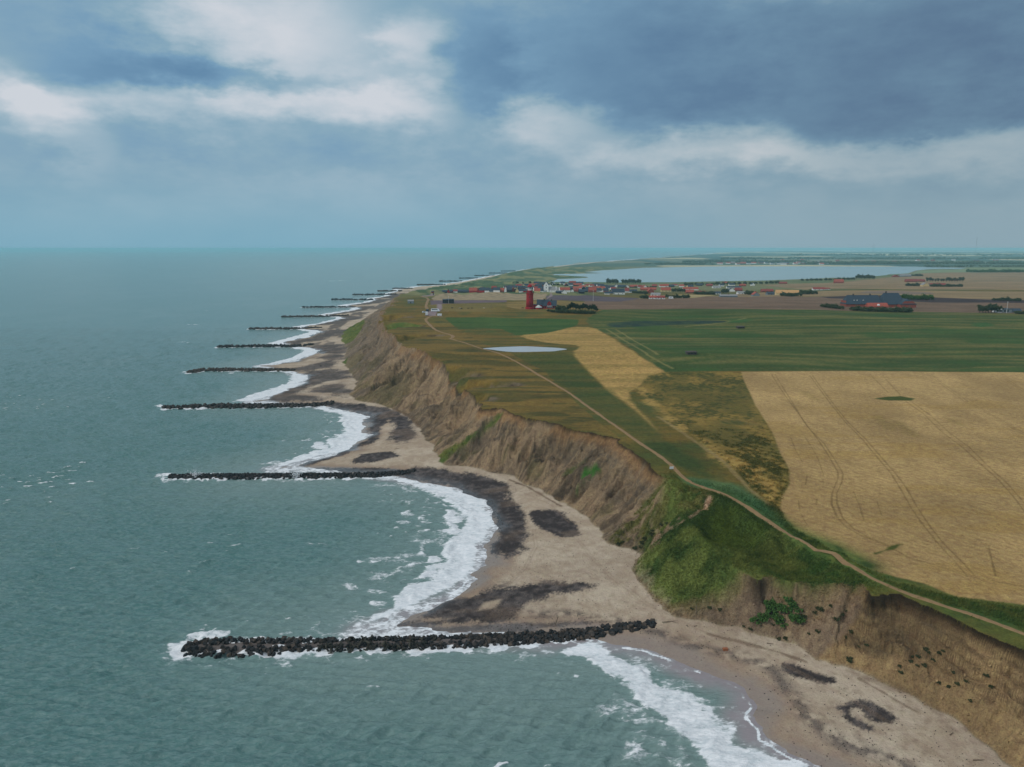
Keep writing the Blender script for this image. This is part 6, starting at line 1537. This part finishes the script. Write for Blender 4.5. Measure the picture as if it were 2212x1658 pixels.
row('bush', [z4b(0, 352), z4b(200, 352), z4b(400, 345), z4b(545, 342)], 12, 2.2, 'along the near lake shore', 'bushes on the lake shore')
row('tree', [z4b(1245, 362), z4b(1400, 364), z4b(1620, 362)], 14, 1.2, 'in the hedge right of the long red farm', 'trees of the red farm')
row('bush', [z4b(1050, 404), z4b(1200, 406)], 7, 1.8, 'left of the pale stone gable', 'bushes left of the stone gable')
row('bush', [z4b(1290, 411), z4b(1450, 413), z4b(1600, 412)], 10, 1.8, 'before the grey-brown barn', 'bushes before the grey-brown barn')
row('bush', [z4b(5, 486), z4b(150, 486)], 6, 2.2, 'in the dark hedge right of the tan barn', 'hedge right of the tan barn')
row('bush', [z4b(1100, 306), z4b(1210, 306)], 5, 2.2, 'right of the long grey barn by the lake end', 'bushes by the grey barn')
row('green', [z4b(1650, 268), z4b(1900, 270), z4b(2210, 270)], 16, 4.0, 'in the far green belt at the right edge', 'far green belt')
row('bush', [z4b(1900, 548), z4b(2050, 550), z4b(2180, 556)], 7, 1.3, 'on the dark ploughed strip at the right', 'bushes on the dark strip')
row('tree', [z3b(205, 402), z3b(330, 402)], 7, 1.5, 'in the left lake-side thicket behind the village', 'left thicket by the lake')
row('tree', [z3b(368, 404), z3b(560, 403)], 9, 1.4, 'in the right lake-side thicket behind the village', 'right thicket by the lake')
row('bush', [z3b(560, 553), z3b(650, 556)], 5, 1.6, 'left of the two white cottages', 'bushes by the cottages')
row('bush', [z3b(820, 548), z3b(930, 552), z3b(1060, 550)], 8, 1.5, 'right of the two white cottages', 'bushes by the cottages')
row('bush', [z3b(480, 500), z3b(630, 505)], 8, 1.5, 'in the dark hedge left of the orange farm group', 'hedge by the orange farm')
row('tree', [z3b(880, 492), z3b(1020, 492)], 8, .8, 'left of the orange-brown barn', 'village trees')
row('bush', [z3b(1120, 512), z3b(1320, 512)], 9, 1.7, 'below the low brown-red house', 'village bushes')
row('tree', [z3b(1400, 505), z3b(1470, 502)], 6, .9, 'between small dark house and white gable', 'village trees')
row('bush', [z3b(1665, 515), z3b(1725, 512)], 5, 2.0, 'left of the blue-grey gable', 'village bushes')
row('bush', [z3b(2010, 528), z3b(2110, 534), z3b(2210, 530)], 7, 1.7, 'in front of the big tan barn', 'village bushes')
row('bush', [z3b(1000, 420), z3b(1300, 416), z3b(1700, 405), z3b(2000, 400)], 18, 2.4, 'on the slope below the lake', 'bushes below the lake')
for k_, (x0, x1, rw, n) in enumerate([(1090, 1170, 629.5, 12), (1175, 1260, 616.5, 10), (1240, 1330, 629.5, 12), (1330, 1420, 622, 10), (955, 1010, 631.5, 7), (1030, 1090, 627, 8), (1100, 1200, 612.5, 8)]):
    row('bush', [(x0, rw), (x1, rw)], n, 1.25, ['between the houses left of the church', 'behind the church', 'between the houses right of the church', 'above the field-edge houses', 'behind the left end of the village', 'behind the middle of the front row', 'behind the village towards the dunes'][k_], 'garden bushes of the village', 2.5)
# shrubs clinging to the near cliff
CS = [(770,600),(740,650),(700,640),(640,650),(600,700),(690,700),(720,740),(780,700),(820,705),(860,690),(560,720),(1040,705),(1080,680),(920,660),(950,640),(1100,650),(700,825),(740,822),(880,790),(930,780),(1145,958),(1110,812),(1240,862),(1190,872),(1610,890),(1625,908),(1520,932),(1552,935),(1520,968),(1445,992),(1450,1030),(1552,992),(1602,988),(1690,912),(1712,897),(1650,957),(1782,1032),(1690,1096),(1800,1102),(1857,1092),(1885,1206),(1750,1122),(520,762),(480,750),(640,620),(1020,620),(810,650),(655,735),(1150,780),(2010,1120),(1980,1050)]
GRE = {0,1,2,3,4,5,6,7,8,10,44,46}
for i, q_ in enumerate(CS):
    g_ = i in GRE; r1 = ORD[i % 20]
    big = 1.9 if g_ else (1.5 if i in (11, 12, 14, 20) else random.uniform(.65, 1.05))
    where = 'bright green, on slumped sand under the dune scarp' if g_ else ('dark, on the slumped slope under the scarp' if i < 20 or i in (42, 43, 45, 47) else 'dark, on the ochre cliff at the right')
    tree('herb' if g_ else 'shrub', i % 4, f'{r1} {"" if i < 20 else "lesser " if i < 40 else "outlying "}shrub, {where}', gspot(*z4([q_])[0]), big, 'shrubs on the near cliff')
for i, q_ in enumerate([(848, 395), (862, 372), (905, 318), (960, 285), (720, 392), (700, 405), (800, 430), (830, 425), (1000, 275), (905, 345), (1265, 800), (1150, 806), (1330, 812)]):
    tree('shrub', i % 4, f'{ORD[i]} grassy bush from the foot of the sand gully in the dune', gspot(*z3([q_])[0]), random.uniform(.8, 1.5), 'bushes in the sand gully')

# dune grass: tufts over the green dunes
def tufts():
    w = np.maximum(dune_w(gx, gy) * sm(-.5, 1, df), w_sl * sl_n); w = np.maximum(w, .55 * (w2 * mot < .5) * w2 * sm(330, 260, gy)); w = np.maximum(w, vg * .6)
    w = w * (gy < 330) * (w_st < .3)
    P = np.asarray(spots(MAINP)[:, :2]); pd = np.full(N, 99.); m = w > .05; pd[m] = seg_dist(gx[m], gy[m], P); w = w * (pd > 1.6) * (seg_dist(gx, gy, GUL) > 1.2 if False else 1)
    r_ = np.random.default_rng(9); pr = w / w.sum(); k = r_.choice(N, 46000, p=pr)
    jx = gx[k] + r_.normal(size=len(k)) * .25; jy = gy[k] + r_.normal(size=len(k)) * .35; jz = ground(jx, jy)
    C = col[k]; V = np.zeros((len(k), 9, 3), np.float32); cc2 = np.ones((len(k), 9, 4), np.float32)
    hgt_ = r_.uniform(.25, .62, len(k)) * (.6 + .8 * fbm(jx / 6, jy / 6, 2, 700))
    for b in range(3):
        a = r_.uniform(0, 6.28, len(k)); wv = r_.uniform(.05, .12, len(k)); ox, oy = r_.normal(size=(2, len(k))) * .14
        dx_, dy_ = np.cos(a) * wv, np.sin(a) * wv
        V[:, b * 3] = np.stack([jx + ox - dx_, jy + oy - dy_, jz - .05], 1); V[:, b * 3 + 1] = np.stack([jx + ox + dx_, jy + oy + dy_, jz - .05], 1)
        V[:, b * 3 + 2] = np.stack([jx + ox + .28 * hgt_ + r_.normal(size=len(k)) * .08, jy + oy - .12 + r_.normal(size=len(k)) * .1, jz + hgt_ * r_.uniform(.7, 1.1, len(k))], 1)
    f_ = r_.uniform(.9, 1.4, len(k))[:, None] * np.array([1.05, 1.0, .95]); cc2[:, :, :3] = np.clip(C * f_, 0, .8)[:, None, :]
    me = raw_mesh('dune_grass', V.reshape(-1, 3), np.arange(len(k) * 9).reshape(-1, 3), [mat('dune_grass', attr='col', rough=.9, var=.15, scale=.5, spec=.1)], attrs={'col': cc2.reshape(-1, 4)})
    tag(link('dune_grass', me), kind='stuff')
tufts()
def stones():
    r_ = np.random.default_rng(31); w = (bw * (gy < 330) * (.12 + peb)).astype(float) * (gz > .3); k = r_.choice(N, 9000, p=w / w.sum()); V, F_ = [], []
    B = np.array([[1, 0, -.5], [-.9, .2, -.5], [0, 1, -.4], [.1, -1, -.4], [.3, .1, .7], [-.4, -.1, .6]]); T = np.array([(0, 2, 4), (2, 1, 5), (2, 5, 4), (1, 3, 5), (3, 0, 4), (3, 4, 5), (0, 3, 1), (0, 1, 2)])
    for i, j in enumerate(k):
        s_ = .05 + .16 * r_.random() ** 3; a = r_.uniform(0, 6.28); R = np.array([[math.cos(a), -math.sin(a), 0], [math.sin(a), math.cos(a), 0], [0, 0, 1]])
        V.append(B * s_ * r_.uniform(.7, 1.3, 3) @ R.T + (gx[j] + r_.normal() * .3, gy[j] + r_.normal() * .3, 0)); F_.append(T + 6 * i)
    V = np.vstack(V); V[:, 2] += ground(V[:, 0], V[:, 1]) + .02
    tag(link('beach_stones', raw_mesh('beach_stones', V, np.vstack(F_), [m_rock])), kind='stuff')
    w = on * (gy < 420) * (.15 + np.clip(1.2 - hgt * 1.3, 0, 1)) * (1 - w_sl * .7); k = r_.choice(N, 5000, p=w / w.sum()); V, F_ = [], []
    for i, j in enumerate(k):
        s_ = .07 + .28 * r_.random() ** 3.5; V.append(B * s_ * r_.uniform(.6, 1.3, 3) @ rnd_rot(r_).T + (gx[j] + r_.normal() * .3, gy[j] + r_.normal() * .4, 0)); F_.append(T + 6 * i)
    V = np.vstack(V); c_ = V.reshape(-1, 6, 3); g_ = ground(c_[:, 0, 0], c_[:, 0, 1]); c_[:, :, 2] += g_[:, None] + .04
    cc3 = np.ones((len(k), 6, 4), np.float32); cc3[:, :, :3] = (col[k] * r_.uniform(.6, 1.05, len(k))[:, None])[:, None, :]
    tag(link('cliff_rubble', raw_mesh('cliff_rubble', c_.reshape(-1, 3), np.vstack(F_), [mat('clay_clods', attr='col', rough=.95, var=.15, scale=2)], attrs={'col': cc3.reshape(-1, 4)})), kind='stuff')
stones()
# woods on the plain beyond the lake
def woods():
    r_ = np.random.default_rng(21); V, F_ = [], []
    for (x0, x1, r0, r1, n, h) in ((1480, 1735, 565.5, 568, 200, 13), (1735, 2240, 569, 571.5, 330, 14), (1560, 2240, 559.5, 561.5, 160, 17), (1700, 2240, 550.5, 553.5, 130, 20), (1390, 1540, 570, 573, 60, 9), (2000, 2240, 576.5, 577.5, 60, 10)):
        for k in range(n):
            p = spot(r_.uniform(x0, x1), r_.uniform(r0, r1)); s_ = h * r_.uniform(.5, 1.1)
            for j in range(9):
                c = p + np.array([r_.normal() * s_ * 1.1, r_.normal() * s_ * .8, s_ * r_.uniform(.25, .85)]); R = rnd_rot(r_); o = len(V)
                V += [tuple(R @ np.array(q_) * s_ * .42 + c) for q_ in ((1, 0, -.7), (-1, 0, -.7), (0, 1, .7), (0, -1, .7))]; F_ += [(o, o + 1, o + 2), (o, o + 3, o + 1), (o, o + 2, o + 3), (o + 1, o + 3, o + 2)]
    tag(link('distant_wood', raw_mesh('distant_wood', V, F_, [m_leaf])), kind='stuff')
woods()

# ------------------------------------------------------------------ haze
def haze():
    z1 = 104.0; z0 = -6.0; R_ = 62000
    V = [(-R_, -300, z0), (R_, -300, z0), (R_, R_, z0), (-R_, R_, z0), (-R_, -300, z1), (R_, -300, z1), (R_, R_, z1), (-R_, R_, z1)]
    m = bpy.data.materials.new('haze'); m.use_nodes = True; m.node_tree.nodes.clear()
    t = NT(m.node_tree); o = t.new('ShaderNodeOutputMaterial'); v = t.new('ShaderNodeVolumePrincipled')
    v.inputs['Color'].default_value = (.50, .90, 1.0, 1); v.inputs['Density'].default_value = HAZE
    v.inputs['Anisotropy'].default_value = 0.0
    t.l.new(v.outputs[0], o.inputs['Volume'])
    me = bpy.data.meshes.new('haze'); me.from_pydata(V, [], [(0,3,2,1),(4,5,6,7),(0,1,5,4),(1,2,6,5),(2,3,7,6),(3,0,4,7)]); me.update(); me.materials.append(m)
    tag(link('haze', me), kind='stuff')
HAZE = 7e-5
haze()
